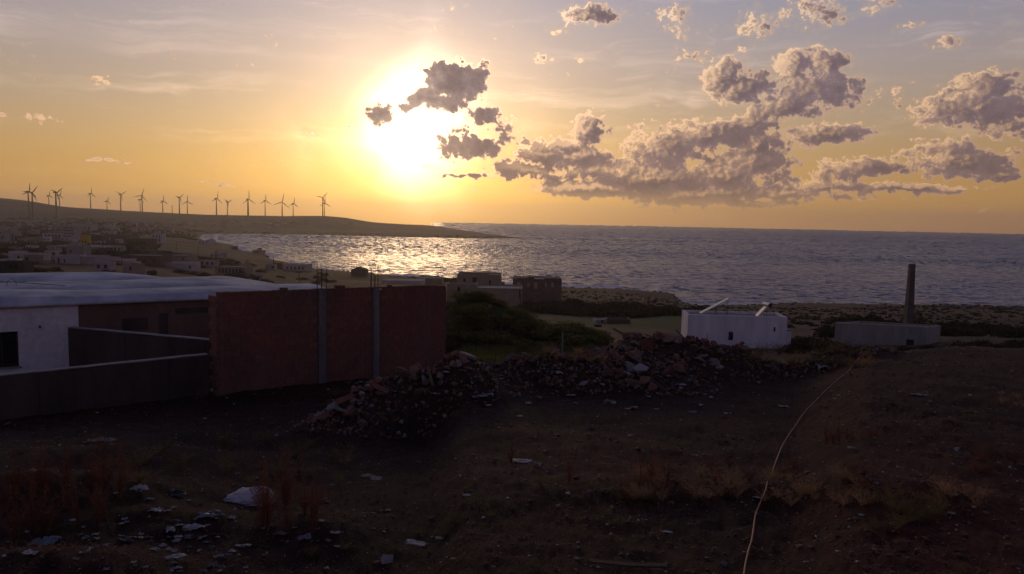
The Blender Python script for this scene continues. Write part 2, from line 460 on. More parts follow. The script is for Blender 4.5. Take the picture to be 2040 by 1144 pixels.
def mat(name, col, col2=None, scale=4.0, rough=.85, bump=.25, bscale=None, rand=.0, spec=.25, detail=6, metal=0, streak=False, coords='Object'):
    if name in MATS: return MATS[name]
    m, T, b = principled(name)
    tc = T.node('ShaderNodeTexCoord').outputs[coords]
    v = T.mapping(tc, scale=(1, 1, .25)) if streak else tc
    n = T.noise(v, scale, detail, .6)
    f = T.maprange(n, .32, .68, 0, 1)
    c2 = col2 or tuple(q * .6 for q in col)
    c = T.mix(f, (*c2, 1), (*col, 1))
    n2 = T.noise(tc, scale * 7, 3, .6)
    c = T.mix(T.m('MULTIPLY', T.maprange(n2, .35, .65, 0, 1), .30), c, T.mix(1.0, c, (.45, .42, .40, 1), 'MULTIPLY'))
    if rand:
        oi = T.node('ShaderNodeObjectInfo').outputs['Random']
        c = T.vm('SCALE', c, scale=T.maprange(oi, 0, 1, 1 - rand, 1 + rand))
    T.put(b.inputs['Base Color'], c); b.inputs['Roughness'].default_value = rough
    b.inputs['Specular IOR Level'].default_value = spec; b.inputs['Metallic'].default_value = metal
    if bump:
        bp = T.node('ShaderNodeBump'); bp.inputs['Strength'].default_value = bump; bp.inputs['Distance'].default_value = .02
        T.put(bp.inputs['Height'], T.noise(tc, bscale or scale * 9, 5, .65)); T.l.new(bp.outputs[0], b.inputs['Normal'])
    return m


def ground_material():
    m, T, b = principled('ground_soil')
    at = T.node('ShaderNodeAttribute', attribute_name='zone'); base = at.outputs['Color']
    pos = T.node('ShaderNodeNewGeometry').outputs['Position']
    n1 = T.noise(pos, .35, 5, .6); n2 = T.noise(pos, 5.0, 7, .68); n3 = T.noise(T.mapping(pos, scale=(1, .6, 1)), 38, 4, .7)
    n4 = T.noise(pos, .012, 6, .62)
    c = T.vm('SCALE', base, scale=T.maprange(n1, .3, .7, .62, 1.38))
    c = T.vm('SCALE', c, scale=T.maprange(n2, .3, .7, .35, 1.65))
    c = T.vm('SCALE', c, scale=T.maprange(n4, .3, .7, .7, 1.3))
    # crumbs of pale stone and chaff in the soil near by
    sp = T.maprange(n3, .63, .72, 0, 1)
    c = T.mix(T.m('MULTIPLY', sp, .5), c, (.13, .095, .085, 1))
    T.put(b.inputs['Base Color'], c); b.inputs['Roughness'].default_value = .95; b.inputs['Specular IOR Level'].default_value = .12
    bp = T.node('ShaderNodeBump'); bp.inputs['Strength'].default_value = .8; bp.inputs['Distance'].default_value = .035
    T.put(bp.inputs['Height'], T.m('ADD', n2, T.m('MULTIPLY', n3, .5))); T.l.new(bp.outputs[0], b.inputs['Normal'])
    return m


def sea_material():
    m, T, b = principled('sea_water')
    pos = T.node('ShaderNodeNewGeometry').outputs['Position']
    foam = T.node('ShaderNodeAttribute', attribute_name='foam').outputs['Fac']
    r = T.vm('LENGTH', pos, out=1)
    w1 = T.noise(T.mapping(pos, rot=(0, 0, .15), scale=(.10, .24, 1)), 1.0, 6, .62)
    w2 = T.noise(T.mapping(pos, rot=(0, 0, -.35), scale=(.018, .045, 1)), 1.0, 4, .55)
    w3 = T.noise(T.mapping(pos, rot=(0, 0, .25), scale=(.35, .8, 1)), 1.0, 4, .6)
    hgt = T.m('ADD', T.m('ADD', T.m('MULTIPLY', w1, 2.2), T.m('MULTIPLY', w2, 2.0)), T.m('MULTIPLY', w3, .8))
    bp = T.node('ShaderNodeBump'); bp.inputs['Strength'].default_value = 1.0; bp.inputs['Distance'].default_value = 1.0
    T.put(bp.inputs['Height'], hgt)
    fn = T.noise(T.mapping(pos, scale=(.06, .22, 1)), 1.0, 6, .7)
    fm = T.maprange(T.m('ADD', fn, T.m('MULTIPLY', foam, .46)), .66, .78, 0, 1)
    patch = T.noise(T.mapping(pos, scale=(.0011, .0032, 1)), 1.0, 4, .55)
    c = T.mix(T.maprange(patch, .35, .65, 0, 1), (.018, .030, .150, 1), (.030, .046, .210, 1))
    c = T.mix(fm, c, (.62, .62, .66, 1))
    T.put(b.inputs['Base Color'], c)
    T.put(b.inputs['Roughness'], T.m('ADD', T.maprange(r, 300, 3000, .20, .34), T.m('MULTIPLY', fm, .5)))
    b.inputs['IOR'].default_value = 1.33
    T.l.new(bp.outputs[0], b.inputs['Normal'])
    return m


# ------------------------------------------------------------------ mesh helpers
def tag(o, label=None, cat=None, group=None, kind=None):
    if label: o['label'] = label
    if cat: o['category'] = cat
    if group: o['group'] = group
    if kind: o['kind'] = kind
    return o


def link(name, me, material=None, parent=None, loc=None):
    o = bpy.data.objects.new(name, me); COL.objects.link(o)
    if material is not None and me is not None and not me.materials: me.materials.append(material)
    if parent is not None: o.parent = parent
    if loc is not None: o.location = loc
    return o


def empty(name, loc, rz=0.0):
    o = bpy.data.objects.new(name, None); COL.objects.link(o)
    o.location = loc; o.rotation_euler = (0, 0, rz); o.empty_display_size = .3
    return o


def np_mesh(name, v, f):
    """v (n,3), f (m,k) arrays"""
    v = np.asarray(v, np.float32); f = np.asarray(f, np.int32)
    me = bpy.data.meshes.new(name); n, k = f.shape
    me.vertices.add(len(v)); me.vertices.foreach_set('co', v.ravel())
    me.loops.add(n * k); me.loops.foreach_set('vertex_index', f.ravel())
    me.polygons.add(n); me.polygons.foreach_set('loop_start', np.arange(0, n * k, k, dtype=np.int32))
    me.update(calc_edges=True); me.validate()
    return me


def fcol(me, name, arr):
    a = me.attributes.new(name, 'FLOAT_COLOR', 'POINT')
    c = np.ones((len(arr), 4), np.float32); c[:, :3] = arr
    a.data.foreach_set('color', c.ravel())


class MB:
    """collects simple solids into one mesh"""

    def __init__(s): s.v = []; s.f = []

    def add(s, v, f):
        o = len(s.v); s.v += [tuple(q) for q in v]; s.f += [tuple(i + o for i in q) for q in f]; return s

    def box(s, x0, x1, y0, y1, z0, z1):
        v = [(x, y, z) for z in (z0, z1) for x, y in ((x0, y0), (x1, y0), (x1, y1), (x0, y1))]
        return s.add(v, [(3, 2, 1, 0), (4, 5, 6, 7), (0, 1, 5, 4), (1, 2, 6, 5), (2, 3, 7, 6), (3, 0, 4, 7)])

    def tube(s, pts, r, n=6, cap=True):
        pts = [Vector(p) for p in pts]; rs = r if isinstance(r, (list, tuple)) else [r] * len(pts)
        o = len(s.v); ref = Vector((.13, .2, .97))
        for i, p in enumerate(pts):
            t = (pts[min(i + 1, len(pts) - 1)] - pts[max(i - 1, 0)]).normalized()
            rf = ref if abs(t.dot(ref)) < .95 else Vector((1, 0, 0))
            a = t.cross(rf).normalized(); b = t.cross(a)
            for k in range(n):
                an = 2 * math.pi * k / n
                s.v.append(tuple(p + (a * math.cos(an) + b * math.sin(an)) * rs[i]))
        for i in range(len(pts) - 1):
            for k in range(n):
                k2 = (k + 1) % n
                s.f.append((o + i * n + k, o + i * n + k2, o + (i + 1) * n + k2, o + (i + 1) * n + k))
        if cap:
            s.f.append(tuple(o + k for k in reversed(range(n))))
            s.f.append(tuple(o + (len(pts) - 1) * n + k for k in range(n)))
        return s

    def build(s, name, material, parent=None, loc=None, smooth=False):
        me = bpy.data.meshes.new(name); me.from_pydata(s.v, [], s.f); me.update()
        if smooth: me.polygons.foreach_set('use_smooth', [True] * len(me.polygons))
        return link(name, me, material, parent, loc)


# ------------------------------------------------------------------ ground and sea sheets
def zones(x, y, z):
    r = np.hypot(x, y); az = np.degrees(np.arctan2(x, y))
    n = fbm(x * .25, y * .25, 41, 4)[:, None]
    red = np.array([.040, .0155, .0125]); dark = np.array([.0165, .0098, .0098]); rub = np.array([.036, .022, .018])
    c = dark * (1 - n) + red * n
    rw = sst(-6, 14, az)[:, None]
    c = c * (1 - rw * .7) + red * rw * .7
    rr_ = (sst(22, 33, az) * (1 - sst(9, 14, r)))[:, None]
    c = c * (1 - rr_ * .8) + np.array([.070, .021, .014]) * rr_ * .8  # redder soil at lower right, partly a red lens flare painted into the colour
    k = 0
    for hx, hy_, rx, ry, hh in HEAPS[:13]:
        k = k + np.exp(-(((x - hx) / rx) ** 2 + ((y - hy_) / ry) ** 2))
    k = np.clip(k, 0, 1)[:, None]; c = c * (1 - k) + rub * k
    # beyond: scrub, fields and sand
    n2 = fbm(x * .03, y * .03, 42, 4)[:, None]; n3 = fbm(x * .008, y * .016, 43, 4)[:, None]
    scrub = np.array([.042, .038, .020]); sand = np.array([.100, .066, .045]); green = np.array([.030, .046, .017]); earth = np.array([.080, .047, .032])
    f = scrub * (1 - sst(.35, .6, n2)) + earth * sst(.35, .6, n2)
    f = f * (1 - sst(.5, .7, n3)) + sand * sst(.5, .7, n3)
    # green field right of the overgrown mound
    gf = (sst(3, 6, az) * (1 - sst(12.5, 14, az)) * sst(112, 122, r) * (1 - sst(175, 190, r)))[:, None]
    f = f * (1 - gf) + green * gf
    mo = np.clip(mound(x, y), 0, 1)[:, None]
    f = f * (1 - mo) + np.array([.026, .034, .012]) * mo
    w = sst(26, 34, r)[:, None]
    c = c * (1 - w) + f * w
    sh = (sst(3.2, .6, z) * sst(200, 260, r))[:, None]
    c = c * (1 - sh * .8) + np.array([.075, .055, .040]) * sh * .8
    return np.clip(c, 0, 1)


def polar(az, rr):
    A, R_ = np.meshgrid(az, rr, indexing='ij')
    x = (R_ * np.sin(A)).ravel(); y = (R_ * np.cos(A)).ravel()
    na, nr = len(az), len(rr)
    i = np.arange(na - 1)[:, None] * nr + np.arange(nr - 1)[None, :]
    f = np.stack([i, i + 1, i + nr + 1, i + nr], -1).reshape(-1, 4)
    return x, y, f[:, ::-1]


az = np.concatenate([np.linspace(-math.pi, -.75, 60)[:-1], np.linspace(-.75, .75, 760), np.linspace(.75, math.pi, 60)[1:]])
rr = np.concatenate([[.05], np.exp(np.linspace(math.log(.8), math.log(3400), 500))])
gx_, gy_, gf_ = polar(az, rr)
gz_ = height(gx_, gy_)
me = np_mesh('ground', np.stack([gx_, gy_, gz_], 1), gf_)
me.polygons.foreach_set('use_smooth', [True] * len(me.polygons))
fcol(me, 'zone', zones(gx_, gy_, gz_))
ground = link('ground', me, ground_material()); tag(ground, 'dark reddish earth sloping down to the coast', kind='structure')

az = np.concatenate([np.linspace(-math.pi, -.72, 30)[:-1], np.linspace(-.72, .74, 470), np.linspace(.74, math.pi, 30)[1:]])
NRR = 1150
rr = np.exp(np.linspace(math.log(290), math.log(7000), NRR))
sx_, sy_, sf_ = polar(az, rr)
hh = height(sx_, sy_)
# a choppy surface: facets steep enough to show the sky overhead
rad = np.hypot(sx_, sy_); II, JJ = np.meshgrid(np.arange(len(az)), np.arange(NRR), indexing='ij'); II = II.ravel(); JJ = JJ.ravel()
dr = rad * (math.log(7000 / 290) / NRR)
wn_ = (fbm(sx_ / 6.0, sy_ / 2.6, 81, 3) - .5) * 2 * .62
wf_ = (fbm(II / 1.7, JJ / 1.6, 82, 2) - .5) * 2 * .52 * dr
bl = sst(450, 900, rad); sw_ = (fbm(sx_ / 60, sy_ / 24, 83, 3) - .5) * .9
calm = .45 + 1.1 * fbm(sx_ / 500, sy_ / 160, 84, 4)
SZ = ((1 - bl) * wn_ + bl * wf_) * calm + sw_ * (1 - bl)
SZ = SZ * sst(2.0, -1.5, hh) - .05
keep = (hh[sf_] < 2.5).any(1); sf_ = sf_[keep]
me = np_mesh('sea', np.stack([sx_, sy_, SZ], 1), sf_)
shore = np.exp(-np.abs(hh + .4) / 1.2) * (hh < 1) * sst(.25, .65, fbm(sx_ * .02, sy_ * .02, 77, 3))
a = me.attributes.new('foam', 'FLOAT', 'POINT'); a.data.foreach_set('value', shore.astype(np.float32))
me.polygons.foreach_set('use_smooth', [True] * len(me.polygons))
sea = link('sea', me, sea_material()); tag(sea, 'grey blue rippled sea with a golden glitter below the sun', kind='structure')

# ------------------------------------------------------------------ haze
mb = MB().box(-7300, 7300, -7300, 7300, -8, 175)
hm = bpy.data.materials.new('haze_air'); hm.use_nodes = True
T = NT(hm.node_tree); T.n.clear()
o_ = T.node('ShaderNodeOutputMaterial'); v_ = T.node('ShaderNodeVolumePrincipled')
v_.inputs['Color'].default_value = (.97, .94, .91, 1); v_.inputs['Density'].default_value = 0.000115
v_.inputs['Anisotropy'].default_value = .7
T.l.new(v_.outputs[0], o_.inputs['Volume'])
haze = mb.build('haze', hm); haze['kind'] = 'stuff'; haze['label'] = 'thin golden evening haze over the coast'

# ------------------------------------------------------------------ palette
M_white = mat('white_limewash', (.76, .76, .78), (.55, .55, .57), .8, streak=True)
M_roof = mat('white_roof_wash', (.60, .61, .66), (.22, .25, .31), .55, bump=.4, bscale=6)
M_bare = mat('bare_brown_render', (.20, .120, .090), (.085, .065, .055), .7, streak=True)
M_grey = mat('grey_render', (.085, .066, .054), (.034, .029, .027), .9, streak=True)
M_conc = mat('raw_concrete', (.30, .29, .28), (.18, .17, .17), 2.5, streak=True)
def brick_material():
    m, T, b = principled('hollow_red_brick')
    pos = T.node('ShaderNodeNewGeometry').outputs['Position']; oi = T.node('ShaderNodeObjectInfo').outputs['Random']
    n = T.noise(pos, .55, 5, .65); n2 = T.noise(pos, 14, 5, .7); n3 = T.noise(T.mapping(pos, scale=(1, 1, .18)), 1.6, 5, .65)
    c = T.mix(T.maprange(n, .36, .64, 0, 1), (.130, .072, .058, 1), (.200, .082, .058, 1))
    c = T.mix(T.m('MULTIPLY', T.maprange(n3, .52, .72, 0, 1), .55), c, (.165, .125, .105, 1))
    c = T.vm('SCALE', c, scale=T.m('MULTIPLY', T.maprange(n2, .3, .7, .72, 1.25), T.maprange(oi, 0, 1, .90, 1.10)))
    T.put(b.inputs['Base Color'], c); b.inputs['Roughness'].default_value = .92; b.inputs['Specular IOR Level'].default_value = .15
    bp = T.node('ShaderNodeBump'); bp.inputs['Strength'].default_value = .5; bp.inputs['Distance'].default_value = .012
    T.put(bp.inputs['Height'], n2); T.l.new(bp.outputs[0], b.inputs['Normal']); return m
M_brick = brick_material()
M_mortar = mat('grey_mortar', (.15, .085, .064), (.11, .068, .055), 4)
M_col = mat('stained_column_concrete', (.22, .21, .205), (.095, .088, .088), 1.6, streak=True)
M_steel = mat('rusty_steel', (.075, .04, .028), None, 30, rough=.7)
M_dark = mat('dark_opening', (.018, .017, .018), None, 3, bump=0)
M_glass = mat('dark_window_glass', (.02, .022, .028), None, 3, rough=.12, bump=0, spec=.6)
M_wood = mat('weathered_wood', (.085, .050, .036), (.05, .032, .026), 8)
M_tower = mat('turbine_paint', (.22, .20, .19), (.18, .17, .16), .05, bump=0)
M_sandw = mat('sand_coloured_render', (.32, .25, .19), (.22, .17, .13), .5, bump=0, rand=.2)
M_brownw = mat('bare_block_wall', (.16, .115, .088), (.11, .08, .062), .5, bump=0, rand=.25)
M_farw = mat('pale_house_render', (.42, .38, .37), (.30, .27, .26), .4, bump=0, rand=.3)
M_yellow = mat('ochre_yellow_render', (.55, .36, .05), (.42, .27, .04), .4, bump=0)
M_pale = mat('pale_stone', (.42, .40, .40), (.26, .25, .25), 5, rand=.2)
M_rock = mat('brown_rubble_stone', (.20, .120, .084), (.10, .062, .046), 6, rand=.45)
M_rockr = mat('red_brick_rubble', (.21, .090, .060), (.12, .055, .040), 6, rand=.35)
M_rockg = mat('grey_concrete_lump', (.20, .185, .175), (.12, .11, .105), 6, rand=.35)
M_plast = mat('white_plastic_sheet', (.46, .44, .45), (.22, .21, .21), 9, rough=.5, bump=.15)
M_blue = mat('pale_blue_plastic', (.15, .18, .24), (.09, .11, .15), 6, rough=.5)
M_blackp = mat('dark_plastic_sheet', (.035, .037, .042), None, 6, rough=.4)
M_cable = mat('pale_orange_hose', (.50, .22, .13), (.40, .18, .11), 10, rough=.5)
M_metal = mat('bare_bright_metal', (.65, .63, .60), (.5, .48, .46), 5, rough=.35, metal=.8, bump=0)
M_panel = mat('solar_panel_edge_aluminium', (.72, .68, .62), (.6, .56, .5), 5, rough=.4, metal=.3, bump=0)


def leafmat(name, col, col2, trans=.3):
    m, T, b = principled(name)
    oi = T.node('ShaderNodeObjectInfo').outputs['Random']
    pos = T.node('ShaderNodeTexCoord').outputs['Object']
    n = T.noise(pos, 2.2, 4, .6)
    c = T.mix(T.maprange(n, .35, .65, 0, 1), (*col2, 1), (*col, 1))
    c = T.vm('SCALE', c, scale=T.maprange(oi, 0, 1, .7, 1.3))
    T.put(b.inputs['Base Color'], c); b.inputs['Roughness'].default_value = .8; b.inputs['Specular IOR Level'].default_value = .15
    tr = T.node('ShaderNodeBsdfTranslucent'); T.put(tr.inputs[0], c)
    mx = T.node('ShaderNodeMixShader'); mx.inputs[0].default_value = trans
    out = [q for q in T.n if q.type == 'OUTPUT_MATERIAL'][0]
    T.l.new(b.outputs[0], mx.inputs[1]); T.l.new(tr.outputs[0], mx.inputs[2]); T.l.new(mx.outputs[0], out.inputs[0])
    return m


L_green = leafmat('dark_green_leaves', (.17, .15, .045), (.075, .075, .024), .4)
L_scrub = leafmat('dusky_scrub_leaves', (.045, .033, .020), (.024, .019, .013))
L_dry = leafmat('dry_red_stalks', (.21, .085, .052), (.12, .052, .036), .4)
L_chaff = leafmat('reddish_chaff', (.26, .135, .090), (.12, .062, .045), .35)
L_straw = leafmat('dry_straw', (.46, .29, .15), (.26, .165, .095), .45)
L_olive = leafmat('olive_weed', (.22, .165, .070), (.12, .092, .046), .45)


# ------------------------------------------------------------------ prototypes: rocks, bushes, weeds
def hull_rock(seed, n=16, flat=.75):
    r = random.Random(seed); bm = bmesh.new()
    for _ in range(n):
        v = Vector((r.gauss(0, 1), r.gauss(0, 1), r.gauss(0, 1))).normalized()
        k = r.uniform(.75, 1.0)
        bm.verts.new((v.x * k, v.y * k * r.uniform(.7, 1), v.z * k * flat))
    res = bmesh.ops.convex_hull(bm, input=bm.verts)
    bmesh.ops.delete(bm, geom=[g for g in bm.verts if not g.link_faces], context='VERTS')
    me = bpy.data.meshes.new('rock'); bm.to_mesh(me); bm.free(); return me


ROCKM = [hull_rock(100 + i, RNG.choice((12, 14, 18)), RNG.choice((.55, .7, .85))) for i in range(14)]


def mesh_arrays(me):
    v = np.empty(len(me.vertices) * 3, np.float32); me.vertices.foreach_get('co', v)
    me.calc_loop_triangles()
    t = np.empty(len(me.loop_triangles) * 3, np.int32); me.loop_triangles.foreach_get('vertices', t)
    return v.reshape(-1, 3), t.reshape(-1, 3)


ROCKA = [mesh_arrays(m) for m in ROCKM]
SMALLA = [mesh_arrays(hull_rock(300 + i, 7, .6)) for i in range(8)]


def scatter_mesh(name, pts, sizes, arrs, material, flat=1.0):
    """many small solids in one mesh"""
    vs, fs, o = [], [], 0
    for k, (p, s) in enumerate(zip(pts, sizes)):
        v, f = arrs[k % len(arrs)]
        a = NR.rand(3) * 6.28
        Rm = np.array(Matrix.Rotation(a[0], 3, 'X') @ Matrix.Rotation(a[1], 3, 'Y') @ Matrix.Rotation(a[2], 3, 'Z')) if flat >= 1 else np.array(Matrix.Rotation(a[2], 3, 'Z'))
        w = (v * s * np.array([1, 1, flat])) @ Rm.T + p
        vs.append(w); fs.append(f + o); o += len(v)
    return link(name, np_mesh(name, np.concatenate(vs), np.concatenate(fs)), material)


def bush_mesh(seed, n=1100, leaf=.05, sx=1, sz=.75):
    """leaf quads through a lumpy volume, unit radius, base at z=0"""
    r = np.random.RandomState(seed)
    lob = [(0, 0, .45, .62)] + [(r.uniform(-.6, .6), r.uniform(-.6, .6), r.uniform(.2, .62), r.uniform(.26, .45)) for _ in range(9)]
    cs = []
    for k in range(n):
        l = lob[r.randint(len(lob))]
        d = r.normal(size=3); d /= np.linalg.norm(d)
        q = np.array(l[:3]) + d * l[3] * r.uniform(.55, 1.08) ** .6
        if q[2] < 0: q[2] *= -.3
        cs.append(q * (sx, 1, sz))
    cs = np.array(cs)
    a = r.normal(size=(n, 3)); a /= np.linalg.norm(a, axis=1)[:, None]
    b = np.cross(a, r.normal(size=(n, 3))); b /= np.linalg.norm(b, axis=1)[:, None]
    s = leaf * r.uniform(.6, 1.5, (n, 1))
    v = np.stack([cs - a * s, cs + b * s * .6, cs + a * s, cs - b * s * .6], 1).reshape(-1, 3)
    f = np.arange(4 * n).reshape(-1, 4)
    return np_mesh('foliage', v, f)


BUSH = [bush_mesh(500 + i, 2200, .042) for i in range(6)]
BUSHS = [m.copy() for m in BUSH]
for m_ in BUSH: m_.materials.append(L_green)
for m_ in BUSHS: m_.materials.append(L_scrub)
stm = MB()
for k in range(5):
    an = k * 1.256
    stm.tube([(0, 0, -.3), (.08 * math.cos(an), .08 * math.sin(an), .15), (.3 * math.cos(an), .3 * math.sin(an), .45)], [.035, .028, .012], 5)
STEMME = bpy.data.meshes.new('stem'); STEMME.from_pydata(stm.v, [], stm.f); STEMME.materials.append(M_wood)


BUDGET = {}
EXTRA = {}
BSPARSE = [bush_mesh(560 + i, 620, .075) for i in range(4)]
BSA = []
for m_ in BSPARSE:
    v_a = np.empty(len(m_.vertices) * 3, np.float32); m_.vertices.foreach_get('co', v_a); BSA.append(v_a.reshape(-1, 3))


def bush(loc, r, h, label, group, meshes, name='bush', rz=None):
    n_ = BUDGET.get(group, 0)
    if n_ >= LIMIT.get(group, 40):
        k = 'leafy' if meshes is BUSH else 'scrubby'
        a_ = RNG.uniform(0, 6.28); v = BSA[RNG.randrange(4)] * (r, r, h); c_, s_ = math.cos(a_), math.sin(a_)
        w = np.stack([v[:, 0] * c_ - v[:, 1] * s_ + loc[0], v[:, 0] * s_ + v[:, 1] * c_ + loc[1], v[:, 2] + loc[2]], 1)
        EXTRA.setdefault(k, []).append(w); return
    BUDGET[group] = n_ + 1
    e = empty(name, loc, RNG.uniform(0, 6.28) if rz is None else rz)
    tag(e, label, 'bush', group)
    e.scale = (r, r * RNG.uniform(.85, 1.15), h)
    link('foliage', RNG.choice(meshes), None, e); link('stem', STEMME, None, e)
    return e


def weed_mesh(seed, n=16, hgt=1.0, spread=.5, leaf=.03, leaves=7, tall=0, width=.006):
    """unit weed: arching ribbons with side twigs and small leaves"""
    r = random.Random(seed); v = []; f = []

    def ribbon(pts, w):
        o = len(v); a = r.uniform(0, 6.28); dx, dy = math.cos(a), math.sin(a)
        for i, p in enumerate(pts):
            ww = w * (1 - .7 * i / (len(pts) - 1))
            v.append((p[0] - dx * ww, p[1] - dy * ww, p[2])); v.append((p[0] + dx * ww, p[1] + dy * ww, p[2]))
        for i in range(len(pts) - 1): f.append((o + 2 * i, o + 2 * i + 1, o + 2 * i + 3, o + 2 * i + 2))
    for k in range(n):
        a = r.uniform(0, 6.28); sp = spread * r.uniform(.2, 1); h = hgt * r.uniform(.45, 1.0)
        if k < tall: sp *= .25; h = hgt * r.uniform(1.2, 1.6)
        c = r.uniform(-.3, .3)
        pts = []
        for i in range(5):
            q = i / 4
            pts.append((math.cos(a + c * q) * sp * q ** 1.4, math.sin(a + c * q) * sp * q ** 1.4, h * (q - .12 * q * q) - .05 * (i == 0)))
        ribbon(pts, width * r.uniform(.7, 1.3))
        for j in range(leaves):
            q = r.uniform(.25, 1); i = min(int(q * 4), 3); u = q * 4 - i
            p = [pts[i][m] * (1 - u) + pts[i + 1][m] * u for m in range(3)]
            b = r.uniform(0, 6.28); ln = leaf * r.uniform(1.2, 3.4)
            e = (p[0] + math.cos(b) * ln, p[1] + math.sin(b) * ln, p[2] + ln * r.uniform(.1, 1.0))
            ribbon([p, e], width * .5)
            for _ in range(3):
                d = [r.uniform(-1, 1) * leaf for _ in range(3)]; d2 = [r.uniform(-1, 1) * leaf * .6 for _ in range(3)]
                t = r.uniform(.4, 1); g_ = [p[m] + (e[m] - p[m]) * t for m in range(3)]
                o = len(v); v.extend([g_, [g_[m] + d[m] for m in range(3)], [g_[m] + d2[m] for m in range(3)]]); f.append((o, o + 1, o + 2))
    me = bpy.data.meshes.new('weed'); me.from_pydata(v, [], f); me.update(); return me


WEED_LOW = [weed_mesh(700 + i, 30, .8, .62, .030, 12, 0, .006) for i in range(5)]
WEED_TALL = [weed_mesh(740 + i, 22, .75, .35, .022, 12, 4, .006) for i in range(5)]


def with_mat(ms, m):
    o = []
    for q in ms:
        c = q.copy(); c.materials.append(m); o.append(c)
    return o


W_straw = with_mat(WEED_LOW, L_straw); W_olive = with_mat(WEED_LOW, L_olive); W_red = with_mat(WEED_TALL, L_dry); W_redlow = with_mat(WEED_LOW, L_dry)


# ------------------------------------------------------------------ unfinished brick wall
def frame_between(a, b):
    """origin a, angle of the line a->b in plan, its length"""
    d = b - a; return math.atan2(d.y, d.x), math.hypot(d.x, d.y)


WA = Vector((wx(432, 21.0), 21.0, 0)); WB = Vector((wx(889, 26.0), 26.0, 0))
ANG, WL = frame_between(WA, WB)
ZB = CZ - 5.45                                     # footing level
ztopL = P(432, 583, 21.0).z; ztopR = P(889, 567.5, 26.0).z
wall = empty('brick_wall', (WA.x, WA.y, ZB), ANG)
tag(wall, 'tall unfinished red hollow brick wall with two concrete columns and bare reinforcement rods', 'wall')
HT = ztopL - ZB; HTR = ztopR - ZB


def u_at(px):     # distance along the wall of a photo column
    k = (px - 1020) / F
    dx, dy = math.cos(ANG), math.sin(ANG)
    return (k * WA.y - WA.x) / (dx - k * dy)


cols = [(u_at(640), .24), (u_at(748), .22)]
mb = MB().box(0.01, WL - .01, .008, .21, 0, min(HT, HTR) - .06)
mb.build('mortar_core', M_mortar, wall)
MB().box(-.1, WL + .1, -.12, .30, -.5, .12).build('footing', M_conc, wall)
BW, BH = .30, .20
bme = bpy.data.meshes.new('brick'); bb = bmesh.new(); bmesh.ops.create_cube(bb, size=1)
bmesh.ops.scale(bb, vec=(BW - .008, .22, BH - .008), verts=bb.verts)
bmesh.ops.bevel(bb, geom=bb.edges[:], offset=.006, segments=1, affect='EDGES'); bb.to_mesh(bme); bb.free(); bme.materials.append(M_brick)
ncourse = int((HT - .12) / BH); cand = []
for c in range(ncourse):
    zc = .12 + BH * (c + .5); u = -BW / 2 if c % 2 else 0.0
    while u < WL - .02:
        a0, a1 = max(u, 0), min(u + BW, WL)
        uc = (a0 + a1) / 2
        if a1 - a0 > .08 and not any(abs(uc - cu) < cw / 2 + .10 for cu, cw in cols):
            cand.append((uc, zc, (a1 - a0) / BW))
        u += BW
cand.sort(key=lambda q: (q[0], q[1]))
rest = MB()
for i, (uc, zc, k) in enumerate(cand):
    j = RNG.uniform(-.0025, .0035)
    if i < 290:
        b = link('brick', bme, None, wall, (uc, .11 + j, zc)); b.scale = (k, 1, 1)
        b.rotation_euler = (0, RNG.uniform(-.004, .004), RNG.uniform(-.008, .008))
    else:
        rest.box(uc - k * BW / 2 + .006, uc + k * BW / 2 - .006, j, .22 + j, zc - BH / 2 + .006, zc + BH / 2 - .006)
q = rest.build('brick_courses', M_brick, wall); q['kind'] = 'stuff'
# top courses follow the sloping top
ct = .12 + BH * ncourse
mbt = MB()
un = 24
for k in range(un):
    u0, u1 = WL * k / un, WL * (k + 1) / un
    zt = HT + (HTR - HT) * (u0 + u1) / 2 / WL + RNG.uniform(-.008, .008)
    if zt > ct + .02: mbt.box(u0 + .004, u1 - .004, .012, .208, ct, zt)
mbt.build('top_course', M_brick, wall)
for ci, (cu, cw) in enumerate(cols):
    ht = HT + (HTR - HT) * cu / WL - .02
    cm = MB()
    zs = np.linspace(0.1, ht, 9)
    for z0, z1 in zip(zs[:-1], zs[1:]):
        j = RNG.uniform(-.012, .012); cm.box(cu - cw / 2 + j, cu + cw / 2 + j, -.035 + j * .4, .235, z0, z1 - .002)
    co = cm.build('concrete_column', M_col, wall)
    for k in range(5 + ci):
        du = -.16 + .32 * (k / (4 + ci)) + RNG.uniform(-.015, .015); lean = RNG.uniform(-.03, .03)
        hh_ = RNG.uniform(.62, .86)
        MB().tube([(cu + du, .03 + .15 * (k % 2), ht - .3), (cu + du + lean * .5, .03 + .15 * (k % 2), ht + hh_ * .5), (cu + du + lean, .04 + .15 * (k % 2), ht + hh_)], .009, 5).build('rebar', M_steel, co)
    for zz in (.25, .47):
        MB().tube([(cu - .19, .02, ht + zz), (cu + .19, .02, ht + zz + .01)], .004, 4).build('stirrup', M_steel, co)
# toothed return at the left end
rt = MB()
for c in range(int(HT / BH) - 1):
    ex = .0 if c % 2 else .14
    rt.box(-.06 - ex * .15, -.006, .0, .5 + ex, .12 + c * BH + .008, .12 + (c + 1) * BH - .008)
rt.build('toothed_end', M_brick, wall)


def on_wall(px):
    u = u_at(px); return Vector((WA.x + u * math.cos(ANG) - .10 * math.sin(ANG), WA.y + u * math.sin(ANG) + .10 * math.cos(ANG), ZB + HT + (HTR - HT) * u / WL))


